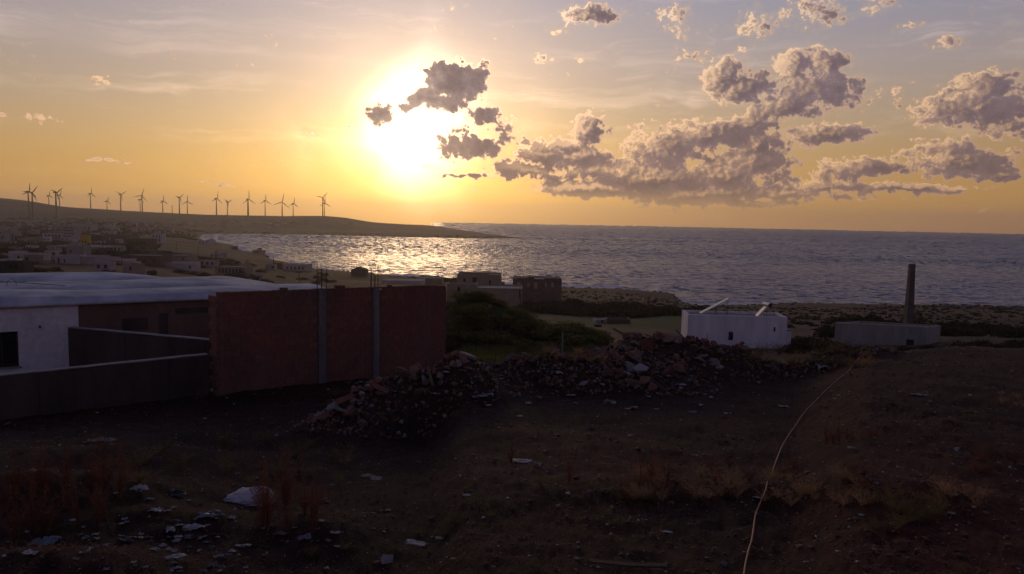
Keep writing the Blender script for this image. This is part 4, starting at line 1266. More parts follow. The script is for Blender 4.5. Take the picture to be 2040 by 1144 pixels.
for px, yh, yb, Y, bl, yaw, ph, lab, rad in tw:
    a_ = P(px, yh, Y); k = Y / F
    zb_ = min(P(px, yb, Y).z, hz(a_.x, Y)) - 1
    e = empty('wind_turbine', (a_.x, Y, zb_), yaw); tag(e, 'wind turbine, ' + lab, 'wind turbine', 'wind turbines along the ridge')
    H_ = a_.z - zb_
    MB().tube([(0, 0, 0), (0, 0, H_ * .5), (0, 0, H_ - .8)], [rad * .85, rad * .68, rad * .47], 12).build('tower', M_tower, e, None, True)
    MB().box(-1.3, 1.3, -3.2, 5.5, H_ - 1.0, H_ + 1.4).build('nacelle', M_tower, e)
    hb = MB().tube([(0, -3.2, H_ + .2), (0, -4.4, H_ + .2), (0, -5.2, H_ + .2)], [1.3, 1.1, .2], 10).build('hub', M_tower, e)
    L = bl * k
    for q in range(3):
        an = math.radians(ph + 120 * q); s, c = math.sin(an), math.cos(an)
        v = []; f = []
        for i, (t, w) in enumerate(((0, .7), (.12, .75), (.25, 1.15), (.6, .75), (1, .2))):
            r_ = L * t; w *= 1.25
            for dx, dy in ((-w * .5, -.35), (w, -.1), (w, .12), (-w * .5, .35)):
                lx, lz = dx, r_
                v.append((lx * c + lz * s, -4.2 + dy, H_ + .2 - lx * s + lz * c))
        for i in range(4):
            for j in range(4):
                f.append((4 * i + j, 4 * i + (j + 1) % 4, 4 * i + 4 + (j + 1) % 4, 4 * i + 4 + j))
        f += [(3, 2, 1, 0), (16, 17, 18, 19)]
        MB().add(v, f).build('blade', M_tower, e)

# ------------------------------------------------------------------ bushes
LIMIT = {'bushes covering the mound beyond the brick wall': 75, 'bushes of the dark hedge towards the coast': 60, 'bushes around the walled enclosure': 40, 'dark bushes at the right edge': 30,
         'bushes between the two houses': 12, 'weedy bushes under the enclosure wall': 14, 'scrub bushes on the open land behind the vaulted roof': 60}
g_m = 'bushes covering the mound beyond the brick wall'
for i in range(150):
    px = RNG.uniform(870, 1222); Y = RNG.uniform(39, 49)
    p = GY(px, Y); s = RNG.uniform(.5, 1.05)
    if px > 1150: s *= .75
    bush(p - Vector((0, 0, .15)), s * 1.3, s * RNG.uniform(.55, .85), 'low dark green bush growing with others over the mound beyond the brick wall', g_m, BUSH)
g_h = 'bushes of the dark hedge towards the coast'
for i in range(120):
    q = RNG.random(); px = 1040 + q * 380; pyb = np.interp(px, [1040, 1150, 1250, 1420], [606, 622, 634, 650]) + RNG.uniform(-14, 2)
    Y = RNG.uniform(150, 215); p = GY(px, Y)
    bush(p - Vector((0, 0, .5)), RNG.uniform(2.4, 4.2), RNG.uniform(2.0, 3.4), 'dark bush in the long hedge between the green field and the coast', g_h, BUSHS)
g_r = 'bushes around the walled enclosure'
for i in range(75):
    px = RNG.uniform(1655, 2200); Y = RNG.uniform(104, 150)
    p = GY(px, Y); bush(p - Vector((0, 0, .4)), RNG.uniform(1.6, 3.2), RNG.uniform(1.2, 3.0), 'dark bush behind the walled enclosure at the right', g_r, BUSHS)
for i in range(60):
    px = RNG.uniform(1880, 2250); Y = RNG.uniform(50, 84)
    p = GY(px, Y); bush(p - Vector((0, 0, .3)), RNG.uniform(1.2, 2.0), RNG.uniform(1.1, 1.9), 'dark bush at the right edge, nearer than the walled enclosure', 'dark bushes at the right edge', BUSHS)
for i in range(16):
    px = RNG.uniform(1585, 1660); Y = RNG.uniform(76, 92)
    p = GY(px, Y); bush(p - Vector((0, 0, .3)), RNG.uniform(1.2, 2.0), RNG.uniform(1.2, 2.2), 'dark bush between the white house and the grey enclosure', 'bushes between the two houses', BUSHS)
for i in range(26):
    px = RNG.uniform(1690, 1880); Y = RNG.uniform(74, 80)
    p = GY(px, Y); bush(p - Vector((0, 0, .3)), RNG.uniform(.7, 1.1), RNG.uniform(.5, 1.0), 'low weedy bush at the foot of the grey enclosure wall', 'weedy bushes under the enclosure wall', BUSHS)
g_f = 'scrub bushes on the open land behind the vaulted roof'
for i in range(110):
    px = RNG.uniform(-20, 700); Y = RNG.uniform(170, 420)
    p = GY(px, Y)
    if p.z < 1.2: continue
    bush(p - Vector((0, 0, .5)), RNG.uniform(1.8, 4), RNG.uniform(1.6, 3.2), 'low brown scrub bush on the open land behind the vaulted roof', g_f, BUSHS)
for k_, lst in EXTRA.items():
    v = np.concatenate(lst); f = np.arange(len(v)).reshape(-1, 4)
    o = link('shrubbery', np_mesh('shrubbery', v, f), L_green if k_ == 'leafy' else L_scrub)
    tag(o, 'more dark %s undergrowth filling in between the bushes' % k_, kind='stuff')
# far scrub reads as one mass
pts = []; sz = []
while len(pts) < 2000:
    px = RNG.uniform(-20, 1000); Y = math.exp(RNG.uniform(math.log(380), math.log(1450))); x = wx(px, Y)
    z = hz(x, Y)
    if z > 1.0 and vn(np.array([x * .01]), np.array([Y * .01]), 5)[0] > .42: pts.append((x, Y, z + .5)); sz.append(RNG.uniform(2.0, 5.0))
o = scatter_mesh('far_scrub', np.array(pts), sz, ROCKA, L_scrub, .55); tag(o, 'distant dark scrub dotting the slopes round the bay', kind='stuff')
while len(pts) < 4600:
    px = RNG.uniform(1000, 2300); Y = RNG.uniform(115, 335); x = wx(px, Y)
    if 1030 < px < 1365 and 118 < Y < 180: continue
    if vn(np.array([x * .03]), np.array([Y * .03]), 6)[0] > .36: pts.append((x, Y, hz(x, Y) + .1)); sz.append(RNG.choice((.3, .45, .6, .8, 1.2)))
bpy.data.objects.remove(o)
o = scatter_mesh('far_scrub', np.array(pts), sz, ROCKA, L_scrub, .55); tag(o, 'distant dark scrub dotting the slopes round the bay and the coastal plain', kind='stuff')
# coast rocks
pts = []; sz = []
for _ in range(9000):
    px = RNG.uniform(380, 2300); Y = RNG.uniform(320, 720); x = wx(px, Y)
    z = hz(x, Y)
    if -.7 < z < .9: pts.append((x, Y, z)); sz.append(RNG.uniform(.5, 1.9))
    if len(pts) > 800: break
o = scatter_mesh('shore_rocks', np.array(pts), sz, ROCKA, M_rock, .5); tag(o, 'dark rocks along the water line', kind='stuff')

# grass at the foot of the mound
def blades(name, pts, hs, m, label, w=.012, lean=.35):
    n = len(pts); pts = np.array(pts); hs = np.array(hs)
    a = NR.rand(n) * 6.28; l = NR.randn(n, 2) * lean * hs[:, None]
    d = np.stack([np.cos(a), np.sin(a), np.zeros(n)], 1) * (w * (.6 + NR.rand(n)))[:, None]
    mid = pts + np.stack([l[:, 0] * .3, l[:, 1] * .3, hs * .55], 1); tip = pts + np.stack([l[:, 0], l[:, 1], hs], 1)
    v = np.stack([pts - d, pts + d, mid + d * .7, mid - d * .7, tip], 1).reshape(-1, 3)
    b = np.arange(n)[:, None] * 5
    f = np.concatenate([b + [[0, 1, 2]], b + [[0, 2, 3]], b + [[3, 2, 4]]]).astype(np.int32)
    o = link(name, np_mesh(name, v, f), m); tag(o, label, kind='stuff'); return o


pts, hs = [], []
L_grass = leafmat('yellow_green_grass', (.13, .13, .035), (.07, .075, .022), .45)
xs = NR.uniform(890, 1100, 9000); ys = NR.uniform(29, 38.5, 9000); X_ = (xs - 1020) / F * ys; Z_ = height(X_, ys)
blades('tall_grass', np.stack([X_, ys, Z_ - .03], 1), NR.uniform(.15, .55, 9000) * (.4 + vn(X_ * .8, ys * .8, 4)), L_grass, 'yellow green tall grass at the foot of the green mound', .02)
# pale pipe or kerb edge at the end of the brick wall
wire([P(887, 716, 27.5), P(930, 720, 27.0), P(985, 728, 26.0), P(1040, 731, 25.5)], .05, 'fallen_pole', 'long pale pole lying on the ground right of the brick wall', M_pale, 'pole')
wire([P(945, 731, 25.0), P(990, 726, 25.2)], .03, 'wooden_lath', 'short reddish lath lying beside the pale fallen pole', M_wood, 'lath')

# ------------------------------------------------------------------ rubble
zonesR = [(0, 'on the rubble mound in front of the brick wall', [0, 1, 2]), (1, 'in the low middle of the rubble ridge', [3, 4, 5]), (2, 'on the tall right part of the rubble ridge', [6, 7, 8, 12]), (3, 'on the weedy right tail of the rubble ridge', [9, 10, 11])]
nbig = [90, 50, 110, 25]; small_p, small_s = [[], [], []], [[], [], []]
for (zi, where, idx), nb in zip(zonesR, nbig):
    for k in range(nb):
        hx, hy_, rx, ry, hh_ = HEAPS[RNG.choice(idx)]
        a = RNG.uniform(0, 6.28); q = math.sqrt(RNG.random()) * 1.15
        x = hx + math.cos(a) * q * rx; y = hy_ + math.sin(a) * q * ry
        s = RNG.choice((.07, .08, .09, .10, .11, .13, .16, .23)) * RNG.uniform(.8, 1.25) * (1.15 if zi == 2 else 1)
        m = RNG.choice((M_rock, M_rock, M_rock, M_rockr, M_rockg, M_rock))
        cn = {M_rock: 'brown stone', M_rockr: 'reddish brick lump', M_rockg: 'grey concrete lump'}[m]
        me = RNG.choice(ROCKM)
        key = (me.name, m.name)
        if key not in MATS: c = me.copy(); c.materials.append(m); MATS[key] = c
        o = link('rubble_stone', MATS[key], None, None, (x, y, hz(x, y) + s * .25))
        o.scale = (s, s * RNG.uniform(.7, 1.2), s * RNG.uniform(.7, 1.1)); o.rotation_euler = (RNG.uniform(-.6, .6), RNG.uniform(-.6, .6), RNG.uniform(0, 6.28))
        tag(o, 'broken %s lying %s' % (cn, where), 'stone', '%ss %s' % (cn, where))
# broken bricks, slabs and sticks thrown among the stones
for kind_, n_, cn_, m_, lab_ in (('broken_brick', 46, 'brick', M_brick, 'half broken red brick lying in the rubble ridge'), ('concrete_fragment', 26, 'concrete', M_rockg, 'broken flat concrete slab sticking out of the rubble ridge'),
                           ('bent_rod', 14, 'rod', M_steel, 'bent rusty rod sticking out of the rubble ridge'), ('broken_lath', 12, 'lath', M_wood, 'broken piece of wood lying across the rubble ridge')):
    for k in range(n_):
        hx, hy_, rx, ry, hh_ = HEAPS[RNG.randrange(13)]
        a = RNG.uniform(0, 6.28); q = math.sqrt(RNG.random()) * .95
        x = hx + math.cos(a) * q * rx; y = hy_ + math.sin(a) * q * ry; z = hz(x, y)
        if kind_ == 'broken_brick':
            l_ = RNG.uniform(.10, .24); b_ = MB().add([(-l_, -.07, -.05), (l_, -.07, -.05), (l_ * .8, .07, -.05), (-l_, .07, -.05), (-l_, -.07, .05), (l_ * .85, -.07, .05), (l_, .07, .05), (-l_, .07, .05)], [(3, 2, 1, 0), (4, 5, 6, 7), (0, 1, 5, 4), (1, 2, 6, 5), (2, 3, 7, 6), (3, 0, 4, 7)])
            rot = (RNG.uniform(-.7, .7), RNG.uniform(-.7, .7), RNG.uniform(0, 6.28)); up = .05
        elif kind_ == 'concrete_fragment':
            n__ = RNG.randint(5, 7); rr__ = RNG.uniform(.12, .26); p_ = [(math.cos(6.283 * i / n__) * rr__ * RNG.uniform(.6, 1.1), math.sin(6.283 * i / n__) * rr__ * RNG.uniform(.5, 1)) for i in range(n__)]
            v_ = [(u, w, -.035) for u, w in p_] + [(u * .97, w * .97, .035) for u, w in p_]
            b_ = MB().add(v_, [tuple(reversed(range(n__))), tuple(range(n__, 2 * n__))] + [(i, (i + 1) % n__, n__ + (i + 1) % n__, n__ + i) for i in range(n__)])
            rot = (RNG.uniform(-.9, .5), RNG.uniform(-.6, .6), RNG.uniform(0, 6.28)); up = .08
        elif kind_ == 'bent_rod':
            h1 = RNG.uniform(.25, .6); b_ = MB().tube([(0, 0, -.15), (.03, 0, h1 * .5), (.16 * RNG.uniform(-1, 1), .05, h1 * .85), (.32 * RNG.uniform(-1, 1), .1, h1)], .008, 5); rot = (0, 0, 0); up = 0
        else:
            l_ = RNG.uniform(.3, .7); b_ = MB().box(-l_, l_, -.03, .03, -.012, .012); rot = (RNG.uniform(-.3, .3), RNG.uniform(-.45, .45), RNG.uniform(0, 6.28)); up = .1
        o = b_.build(kind_, m_, None, (x, y, z + up)); o.rotation_euler = rot; tag(o, lab_, cn_, '%ss in the rubble ridge' % kind_.replace('_', ' '))
for k in range(6500):
    hx, hy_, rx, ry, hh_ = HEAPS[RNG.randrange(13)]
    a = RNG.uniform(0, 6.28); q = math.sqrt(RNG.random()) * 1.45
    x = hx + math.cos(a) * q * rx; y = hy_ + math.sin(a) * q * ry
    i = RNG.choice((0, 0, 0, 1, 1, 2)); small_p[i].append((x, y)); small_s[i].append(RNG.choice((.02, .03, .035, .05, .06, .08)))
for i, (nm, m, lb) in enumerate([('rubble', M_rock, 'small brown stones filling the rubble ridge'), ('brick_rubble', M_rockr, 'small reddish brick crumbs in the rubble ridge'), ('concrete_rubble', M_rockg, 'small grey concrete crumbs in the rubble ridge')]):
    pp = np.array(small_p[i]); z = height(pp[:, 0], pp[:, 1])
    o = scatter_mesh(nm, np.stack([pp[:, 0], pp[:, 1], z + np.array(small_s[i]) * .3], 1), small_s[i], ROCKA, m); tag(o, lb, kind='stuff')
# gravel over the whole foreground
xs = []; n = 42000
pxs = NR.uniform(-150, 2200, n); Ys = np.exp(NR.uniform(math.log(3.2), math.log(26), n)); X_ = (pxs - 1020) / F * Ys; Z_ = height(X_, Ys)
cl = vn(X_ * .7, Ys * .7, 8); keep = cl > .35; X_, Ys_, Z_ = X_[keep], Ys[keep], Z_[keep]
ss = np.exp(NR.normal(math.log(.010), .6, len(X_))) * (.6 + Ys_ * .06)
o = scatter_mesh('gravel', np.stack([X_, Ys_, Z_ + ss * .2], 1), ss, SMALLA, M_rock, .7); tag(o, 'loose gravel and clods strewn over the dark ground', kind='stuff')
n = 4500
pxs = NR.uniform(-150, 2200, n); Ys = np.exp(NR.uniform(math.log(3.4), math.log(24), n)); X_ = (pxs - 1020) / F * Ys; Z_ = height(X_, Ys)
ss = np.exp(NR.normal(math.log(.010), .55, n)) * (.6 + Ys * .06)
o = scatter_mesh('pale_gravel', np.stack([X_, Ys, Z_ + ss * .3], 1), ss, SMALLA, M_pale, .6); tag(o, 'pale chips of stone and plaster on the dark ground', kind='stuff')
# chaff and dry stalks lying on the soil
n = 22000
pxs = NR.uniform(-150, 2200, n); Ys = np.exp(NR.uniform(math.log(3.2), math.log(22), n)); X_ = (pxs - 1020) / F * Ys; Z_ = height(X_, Ys)
k = vn(X_ * .9 + 5, Ys * .9, 18) > .45
blades('dry_grass', np.stack([X_, Ys, Z_ - .005], 1)[k], NR.uniform(.02, .09, n)[k], L_chaff, 'short dry chaff and grass lying on the dark ground', .004, 1.5)

# ------------------------------------------------------------------ single stones and litter
def stone(px, py, wpx, hpx, m, label, seed, name='stone', cat='stone', flat=.8, Y=None):
    p = G(px, py) if Y is None else P(px, py, Y)
    k = p.y / F; me = hull_rock(seed, 14, flat)
    me.materials.append(m)
    o = link(name, me, None, None, (p.x, p.y, p.z + hpx * k * .35)); o.scale = (wpx * k / 2, wpx * k / 2.4, hpx * k / 2 / flat); tag(o, label, cat); return o


stone(1275, 747, 42, 26, M_pale, 'big pale blue white stone low in the tall right part of the rubble', 1)
stone(1161, 772, 26, 22, M_pale, 'pale broken slab of stone in the middle of the rubble', 2, flat=.5)
stone(770, 1125, 36, 34, M_pale, 'white lump of stone lying alone at the lower edge of the picture', 3)
stone(1210, 808, 22, 16, M_rockg, 'grey pointed stone at the foot of the rubble, right of the middle', 4)
stone(735, 775, 18, 14, M_pale, 'pale stone on the left flank of the front mound', 5)
stone(722, 792, 18, 14, M_pale, 'second pale stone just below on the front mound', 6)
stone(625, 832, 30, 14, M_rockg, 'grey flat stone at the left foot of the front mound', 7, flat=.5)
stone(430, 785, 30, 18, M_pale, 'pale crumpled lump at the foot of the brick wall left end', 8)
stone(1345, 690, 14, 9, M_pale, 'small pale stone on the crest of the rubble before the white house', 9)
stone(1432, 737, 24, 12, M_pale, 'pale flat fragment on the right flank of the tall rubble', 10, flat=.4)
stone(1907, 902, 16, 12, M_pale, 'white stone lying alone in the red earth at the right', 11)
stone(1190, 705, 30, 18, M_rockg, 'grey rounded stone mass on the skyline of the rubble by the post', 12)


def scrap(px, py, wpx, hpx, m, label, seed, fold=.35, name='plastic_scrap', cat='litter', rz=None, Y=None):
    """crumpled thin sheet lying on the ground, folded and bent"""
    p = G(px, py) if Y is None else P(px, py, Y)
    k = p.y / F; r = np.random.RandomState(seed); n = 14
    u, v = np.meshgrid(np.linspace(-.5, .5, n), np.linspace(-.5, .5, n), indexing='ij')
    w = wpx * k; h = hpx * k
    zz = (fbm(u * 3.1 + seed, v * 3.1, seed, 3) - .3) * fold * 1.6 + (vn(u * 9 + seed, v * 9, seed + 1) - .5) * fold * .4
    edge = 1 - .35 * vn(np.arctan2(v, u) * 1.3 + 9, u * 0 + seed, seed)
    x = u * w * edge + (vn(v * 6, u * 6, seed + 3) - .5) * w * .15; y = v * max(h * 1.4, w * .5) * edge
    z = np.clip(zz, -.02, 1) * max(h, .02) * 1.5 + .01
    i = np.arange(n - 1)[:, None] * n + np.arange(n - 1)[None, :]
    ff = np.stack([i, i + n, i + n + 1, i + 1], -1).reshape(-1, 4)
    me = np_mesh(name, np.stack([x.ravel(), y.ravel(), z.ravel()], 1), ff)
    o = link(name, me, m, None, p); o.rotation_euler = (0, 0, r.uniform(-.5, .5) if rz is None else rz)
    sm = o.modifiers.new('thick', 'SOLIDIFY'); sm.thickness = .004
    tag(o, label, cat); return o


# the white bag with a printed end
m, T, b = principled('white_bag_printed')
tc = T.node('ShaderNodeTexCoord').outputs['Generated']
wv_ = T.node('ShaderNodeTexWave', wave_type='BANDS', bands_direction='DIAGONAL'); T.put(wv_.inputs['Vector'], tc); wv_.inputs['Scale'].default_value = 5; wv_.inputs['Distortion'].default_value = 7; wv_.inputs['Detail'].default_value = 3
sx2 = T.node('ShaderNodeSeparateXYZ'); T.put(sx2.inputs[0], tc)
f_ = T.m('MULTIPLY', T.maprange(wv_.outputs['Fac'], .45, .6, 0, 1), T.maprange(sx2.outputs[0], .62, .7, 0, 1))
T.put(b.inputs['Base Color'], T.mix(f_, (.46, .42, .44, 1), (.04, .035, .035, 1))); b.inputs['Roughness'].default_value = .6
def sack(px, py, wpx, hpx, m, label, seed, rz):
    p = G(px, py); k = p.y / F; bm = bmesh.new(); bmesh.ops.create_icosphere(bm, subdivisions=4, radius=1)
    r = np.random.RandomState(seed)
    for v in bm.verts:
        c = v.co; n = fbm(np.array([c.x * 2.3 + seed]), np.array([c.y * 2.3 + c.z * 1.7]), seed, 4)[0]
        cr = abs(vn(np.array([c.x * 4 + c.z * 3]), np.array([c.y * 4 - c.z * 2]), seed + 9)[0] - .5) * 2
        q = .72 + .5 * n + .16 * cr
        v.co = Vector((np.sign(c.x) * abs(c.x) ** .75 * q, c.y * q * .8, max(c.z * q, -.35) * (1 + .25 * c.x)))
    me = bpy.data.meshes.new('plastic_sack'); bm.to_mesh(me); bm.free()
    me.materials.append(m); o = link('plastic_sack', me, None, None, (p.x, p.y, p.z + hpx * k * .25)); o.scale = (wpx * k / 2, wpx * k / 3, hpx * k / 1.7); o.rotation_euler = (0, 0, rz)
    tag(o, label, 'bag'); return o
sack(497, 1003, 96, 36, m, 'white crumpled sack with a dark printed end among the weeds at the left', 5, .12)
lit = [
    (1640, 737, 26, 20, M_plast, 'white and pale blue plastic bag at the right foot of the rubble'), (1275, 730, 30, 10, M_blackp, 'dark plastic sheet tucked above the big pale stone'),
    (1040, 922, 44, 8, M_plast, 'pinkish white rag beside the dry red weed in the middle ground'), (1070, 930, 20, 8, M_plast, 'small white rag just right of the pinkish rag'),
    (1245, 752, 22, 16, M_plast, 'pale crumpled paper left of the big pale stone'), (960, 790, 46, 14, M_blue, 'bluish torn sheet between the two rubble mounds'),
    (1090, 738, 36, 10, M_blackp, 'dark glossy sheet on the crest of the rubble near the post'), (1115, 745, 18, 12, M_plast, 'white scrap under the dark sheet on the rubble crest'),
    (280, 978, 40, 18, M_plast, 'pale strip bent like a tube left of the white sack'), (350, 990, 50, 20, M_blackp, 'dark folded sheet with light edges left of the white sack'),
    (310, 1020, 30, 12, M_plast, 'white scrap left of the bluish rags'), (420, 1035, 60, 22, M_blue, 'bluish grey rags below the white sack'), (390, 1060, 50, 14, M_plast, 'flat white scraps below the bluish rags'),
    (340, 1062, 20, 18, M_plast, 'small upright white tub in the litter'), (90, 1085, 60, 26, M_blue, 'grey blue cloth heap in the lower left corner'), (60, 1105, 34, 16, M_plast, 'white plastic on the cloth heap in the corner'),
    (345, 1112, 44, 10, M_plast, 'long white scrap near the lower edge at the left'), (325, 1090, 14, 10, M_plast, 'small crumpled white ball in the lower left'), (250, 1078, 50, 14, M_blackp, 'dark cloth in the litter at the lower left'),
    (605, 1075, 34, 20, M_blue, 'grey crumpled bag right of the white sack'), (560, 1068, 30, 12, M_rockg, 'grey cloth strip below the weeds by the sack'), (425, 1130, 24, 18, M_rockg, 'grey crumpled ball at the lower edge'),
    (740, 955, 50, 8, M_rockg, 'long grey flat piece lying in the dark middle ground'), (930, 990, 16, 6, M_plast, 'tiny pinkish scrap in the centre foreground'), (770, 1020, 28, 6, M_blackp, 'thin dark sheet in the centre foreground'),
    (1330, 1062, 22, 3, M_plast, 'thin pale stick like scrap left of the hose'), (1510, 995, 18, 4, M_plast, 'small pale tag lying against the hose'), (1560, 812, 20, 10, M_plast, 'white knotted bag left of the upper hose'),
    (1830, 790, 40, 4, M_rockg, 'thin grey scrap on the right slope'), (1385, 910, 14, 5, M_plast, 'small white scrap in the weeds left of the hose'), (200, 880, 60, 14, M_rockg, 'greyish sheet in the dark under the yard wall'),
    (70, 940, 16, 12, M_plast, 'small white scrap on the red weeds at the left edge'), (640, 1040, 20, 6, M_plast, 'flat white scrap right of the grey bag'), (880, 1075, 30, 6, M_pale, 'pale broken plaster in the centre foreground'),
    (830, 1085, 50, 5, M_pale, 'thin pale plaster crumbs left of centre foreground')]
for i, (px, py, w, h, m_, lb) in enumerate(lit): scrap(px, py, w, h, m_, lb, 40 + i)
for i in range(180):
    px = RNG.choice((RNG.gauss(330, 120), RNG.uniform(650, 1450))); py = min(1140, RNG.gauss(1070, 38)) if px < 680 else RNG.uniform(720, 830)
    scrap(px, py, RNG.uniform(6, 20), RNG.uniform(3, 8), RNG.choice((M_plast, M_blackp, M_blue, M_plast, M_rockg)),
          'small torn scrap of plastic in the litter %s' % ('at the lower left' if px < 680 else 'on the rubble'), 200 + i)['group'] = 'scraps of litter %s' % ('at the lower left' if px < 680 else 'on the rubble')
for i in range(90):
    px = RNG.uniform(1050, 2040); py = RNG.uniform(790, 1130); p = G(px, py); s_ = RNG.choice((.018, .022, .03, .04, .055)) * (.5 + p.y / 14)
    m_ = RNG.choice((M_rock, M_rock, M_rockg, M_rockr)); me_ = RNG.choice(ROCKM); key = (me_.name, m_.name)
    if key not in MATS: c = me_.copy(); c.materials.append(m_); MATS[key] = c
    o = link('ground_stone', MATS[key], None, None, p + Vector((0, 0, s_ * .3))); o.scale = (s_, s_ * .8, s_ * .7); o.rotation_euler = (0, 0, RNG.uniform(0, 6.28))
    tag(o, 'small stone lying loose on the red brown ground %s of the hose' % ('left' if px < 1560 else 'right'), 'stone', 'loose stones on the ground %s of the hose' % ('left' if px < 1560 else 'right'))
# planks at the bottom edge
for a_, b_, lb in [((1175, 1128), (1255, 1140), 'weathered plank at the lower edge left of the hose'), ((1250, 1135), (1330, 1143), 'second weathered plank reaching towards the hose at the lower edge')]:
    p0, p1 = G(*a_), G(*b_); o = slab(p0 + Vector((0, 0, .02)), p1 + Vector((0, 0, .03)), (0, 1, 0), .06, .015, 'plank', M_wood); tag(o, lb, 'plank')
# little upright stick with a white foot
p0 = G(1254, 1036); MB().tube([(0, 0, 0), (.01, 0, .04)], .008, 6).build('stub', M_plast, None, p0)
bpy.data.objects['stub']['label'] = 'tiny white upright stub in the soil left of the hose'; bpy.data.objects['stub']['category'] = 'litter'

# ------------------------------------------------------------------ hose
hp = [(1478, 1190), (1483, 1144), (1490, 1108), (1498, 1078), (1504, 1040), (1512, 1012), (1526, 980), (1538, 945), (1548, 918), (1560, 888), (1574, 866), (1584, 852), (1600, 830), (1626, 800), (1656, 770), (1688, 744), (1702, 726), (1714, 714)]
pts = [G(*q) + Vector((0, 0, .03)) for q in hp]
# smooth resample
res = []
for i in range(len(pts) - 1):
    p0, p1, p2, p3 = pts[max(i - 1, 0)], pts[i], pts[i + 1], pts[min(i + 2, len(pts) - 1)]
    for k in range(6):
        t = k / 6; res.append(.5 * ((2 * p1) + (p2 - p0) * t + (2 * p0 - 5 * p1 + 4 * p2 - p3) * t * t + (3 * p1 - p0 - 3 * p2 + p3) * t ** 3))
res.append(pts[-1])
res = [Vector((q.x, q.y, max(q.z, hz(q.x, q.y) + .012))) for q in res]
wire(res, .0085, 'garden_hose', 'long pale orange hose running from the lower edge up to the rubble end', M_cable, 'hose')

# ------------------------------------------------------------------ foreground weeds
def weeds(lst, meshes, label, group, name='dry_weed'):
    for px, py, hpx in lst:
        p = G(px, py); k = p.y / F
        o = link(name, RNG.choice(meshes), None, None, p - Vector((0, 0, .01))); s = hpx * k * (1.15 if name == 'dry_weed' else 1)
        o.scale = (s * RNG.uniform(.9, 1.3), s * RNG.uniform(.9, 1.3), s); o.rotation_euler = (0, 0, RNG.uniform(0, 6.28)); tag(o, label, 'weed', group)


R = RNG.uniform
weeds([(1018, 925, 50)], W_red, 'dry red weed standing alone beside the pinkish rag', None)
weeds([(1133, 960, 62)], W_red, 'tall dry red weed right of the white rags', None)
weeds([(1298, 960 + R(-5, 5), 75), (1275, 975, 50), (1330, 965, 50)], W_red, 'tall dry red weed in the band left of the hose', 'tall red weeds left of the hose')
weeds([(R(1260, 1480), R(950, 1005), R(28, 46)) for _ in range(26)], W_straw, 'low straw coloured weed in the band left of the hose', 'straw weeds left of the hose')
weeds([(R(1240, 1500), R(930, 1000), R(28, 52)) for _ in range(16)], W_redlow, 'low reddish weed in the band left of the hose', 'reddish weeds left of the hose')
weeds([(R(1520, 1720), R(950, 1010), R(30, 50)) for _ in range(22)], W_straw, 'low straw coloured weed in the band right of the hose', 'straw weeds right of the hose')
weeds([(R(1560, 1740), R(935, 990), R(26, 46)) for _ in range(10)], W_redlow, 'low reddish weed in the band right of the hose', 'reddish weeds right of the hose')
weeds([(R(1730, 1880), R(1000, 1065), R(38, 60)) for _ in range(16)], W_olive, 'olive weed in the clump at the lower right', 'olive weeds at the lower right')
weeds([(R(1860, 1960), R(985, 1030), R(28, 45)) for _ in range(8)], W_straw, 'straw weed right of the olive clump', 'straw weeds right of the olive clump')
weeds([(R(1640, 1745), R(860, 890), R(26, 40)) for _ in range(12)], W_red, 'dry red weed in the round patch beyond the hose bend', 'red weeds in the patch beyond the hose')
weeds([(R(1930, 2060), R(900, 960), R(22, 40)) for _ in range(10)], W_redlow, 'reddish weed near the right edge', 'reddish weeds near the right edge')
weeds([(R(1985, 2040), R(790, 812), R(12, 22)) for _ in range(5)], W_straw, 'small straw weed high at the right edge', 'straw weeds high at the right edge')
weeds([(R(-10, 240), R(960, 1080), R(60, 120)) for _ in range(24)], W_red, 'tall reddish weed in the thicket at the left edge', 'weeds in the left thicket')
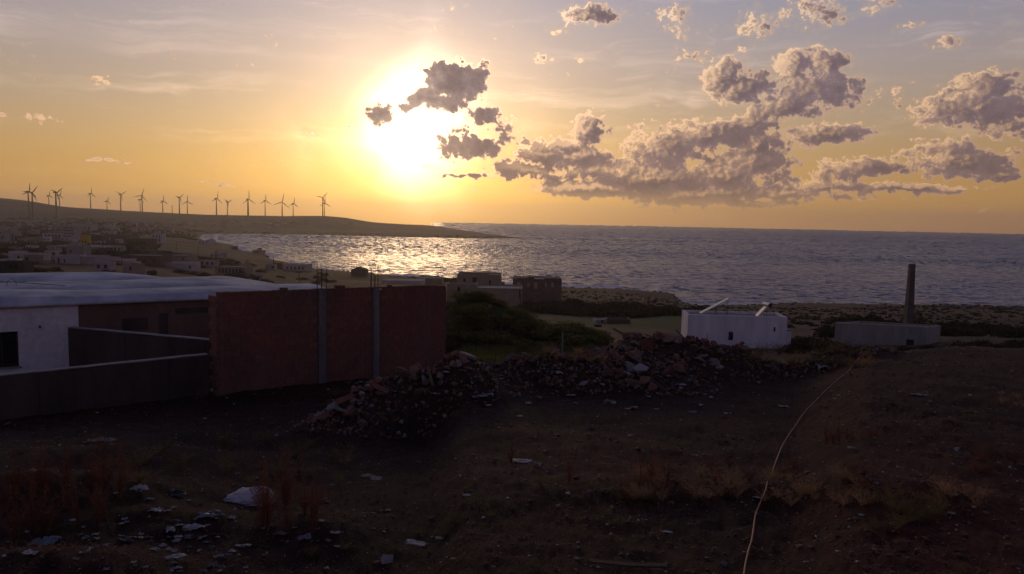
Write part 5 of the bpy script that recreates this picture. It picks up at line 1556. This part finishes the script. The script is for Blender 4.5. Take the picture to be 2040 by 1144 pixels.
weeds([(R(520, 640), R(1000, 1065), R(70, 130)) for _ in range(10)], W_red, 'tall thin weed right of the white sack', 'weeds right of the white sack')
weeds([(R(190, 720), R(880, 980), R(22, 60)) for _ in range(26)], W_olive, 'low dull weed in the dark left foreground', 'dull weeds in the left foreground')
weeds([(R(860, 1240), R(960, 1060), R(14, 34)) for _ in range(18)], W_olive, 'small dull weed in the centre foreground', 'small weeds in the centre foreground')
weeds([(R(1690, 1740), R(712, 735), R(14, 26)) for _ in range(8)], W_straw, 'straw weed where the hose ends', 'straw weeds at the hose end')
weeds([(R(1480, 1700), R(700, 735), R(16, 34)) for _ in range(34)], W_olive, 'dull weed on the right tail of the rubble', 'weeds on the right tail of the rubble')
weeds([(R(640, 960), R(760, 850), R(12, 26)) for _ in range(20)], W_olive, 'small weed growing on the front rubble mound', 'weeds on the front rubble mound')
weeds([(R(1050, 1250), R(700, 730), R(16, 30)) for _ in range(16)], W_straw, 'straw weed on the crest of the middle rubble', 'straw weeds on the middle rubble')
weeds([(R(600, 900), R(1020, 1130), R(14, 34)) for _ in range(12)], W_olive, 'small dull weed low in the left centre', 'weeds low in the left centre')
# bent dry branch at the end of the hose
b0 = G(1668, 712)
wire([b0, P(1660, 690, b0.y), P(1668, 681, b0.y), P(1690, 694, b0.y), P(1712, 705, b0.y - .3)], .012, 'dry_branch', 'bent dry branch arching over the rubble end by the hose', M_wood, 'branch')

# ------------------------------------------------------------------ place words for the smaller groups of look-alikes
ORD = 'first second third fourth fifth sixth seventh eighth ninth tenth eleventh twelfth thirteenth fourteenth fifteenth sixteenth seventeenth eighteenth nineteenth twentieth'.split()
ORD += ['twenty-' + q for q in ORD[:9]] + ['thirtieth']
by = {}
for o in SC.objects:
    if o.parent is None and o.get('group') and o.get('label'): by.setdefault((o['group'], o['label']), []).append(o)
for (g_, l_), lst in by.items():
    if 1 < len(lst) <= 26 and len(l_.split()) <= 12:
        lst.sort(key=lambda q: q.location.x / max(q.location.y, .1))
        for i, q in enumerate(lst): q['label'] = '%s, %s from the left' % (l_, ORD[i])
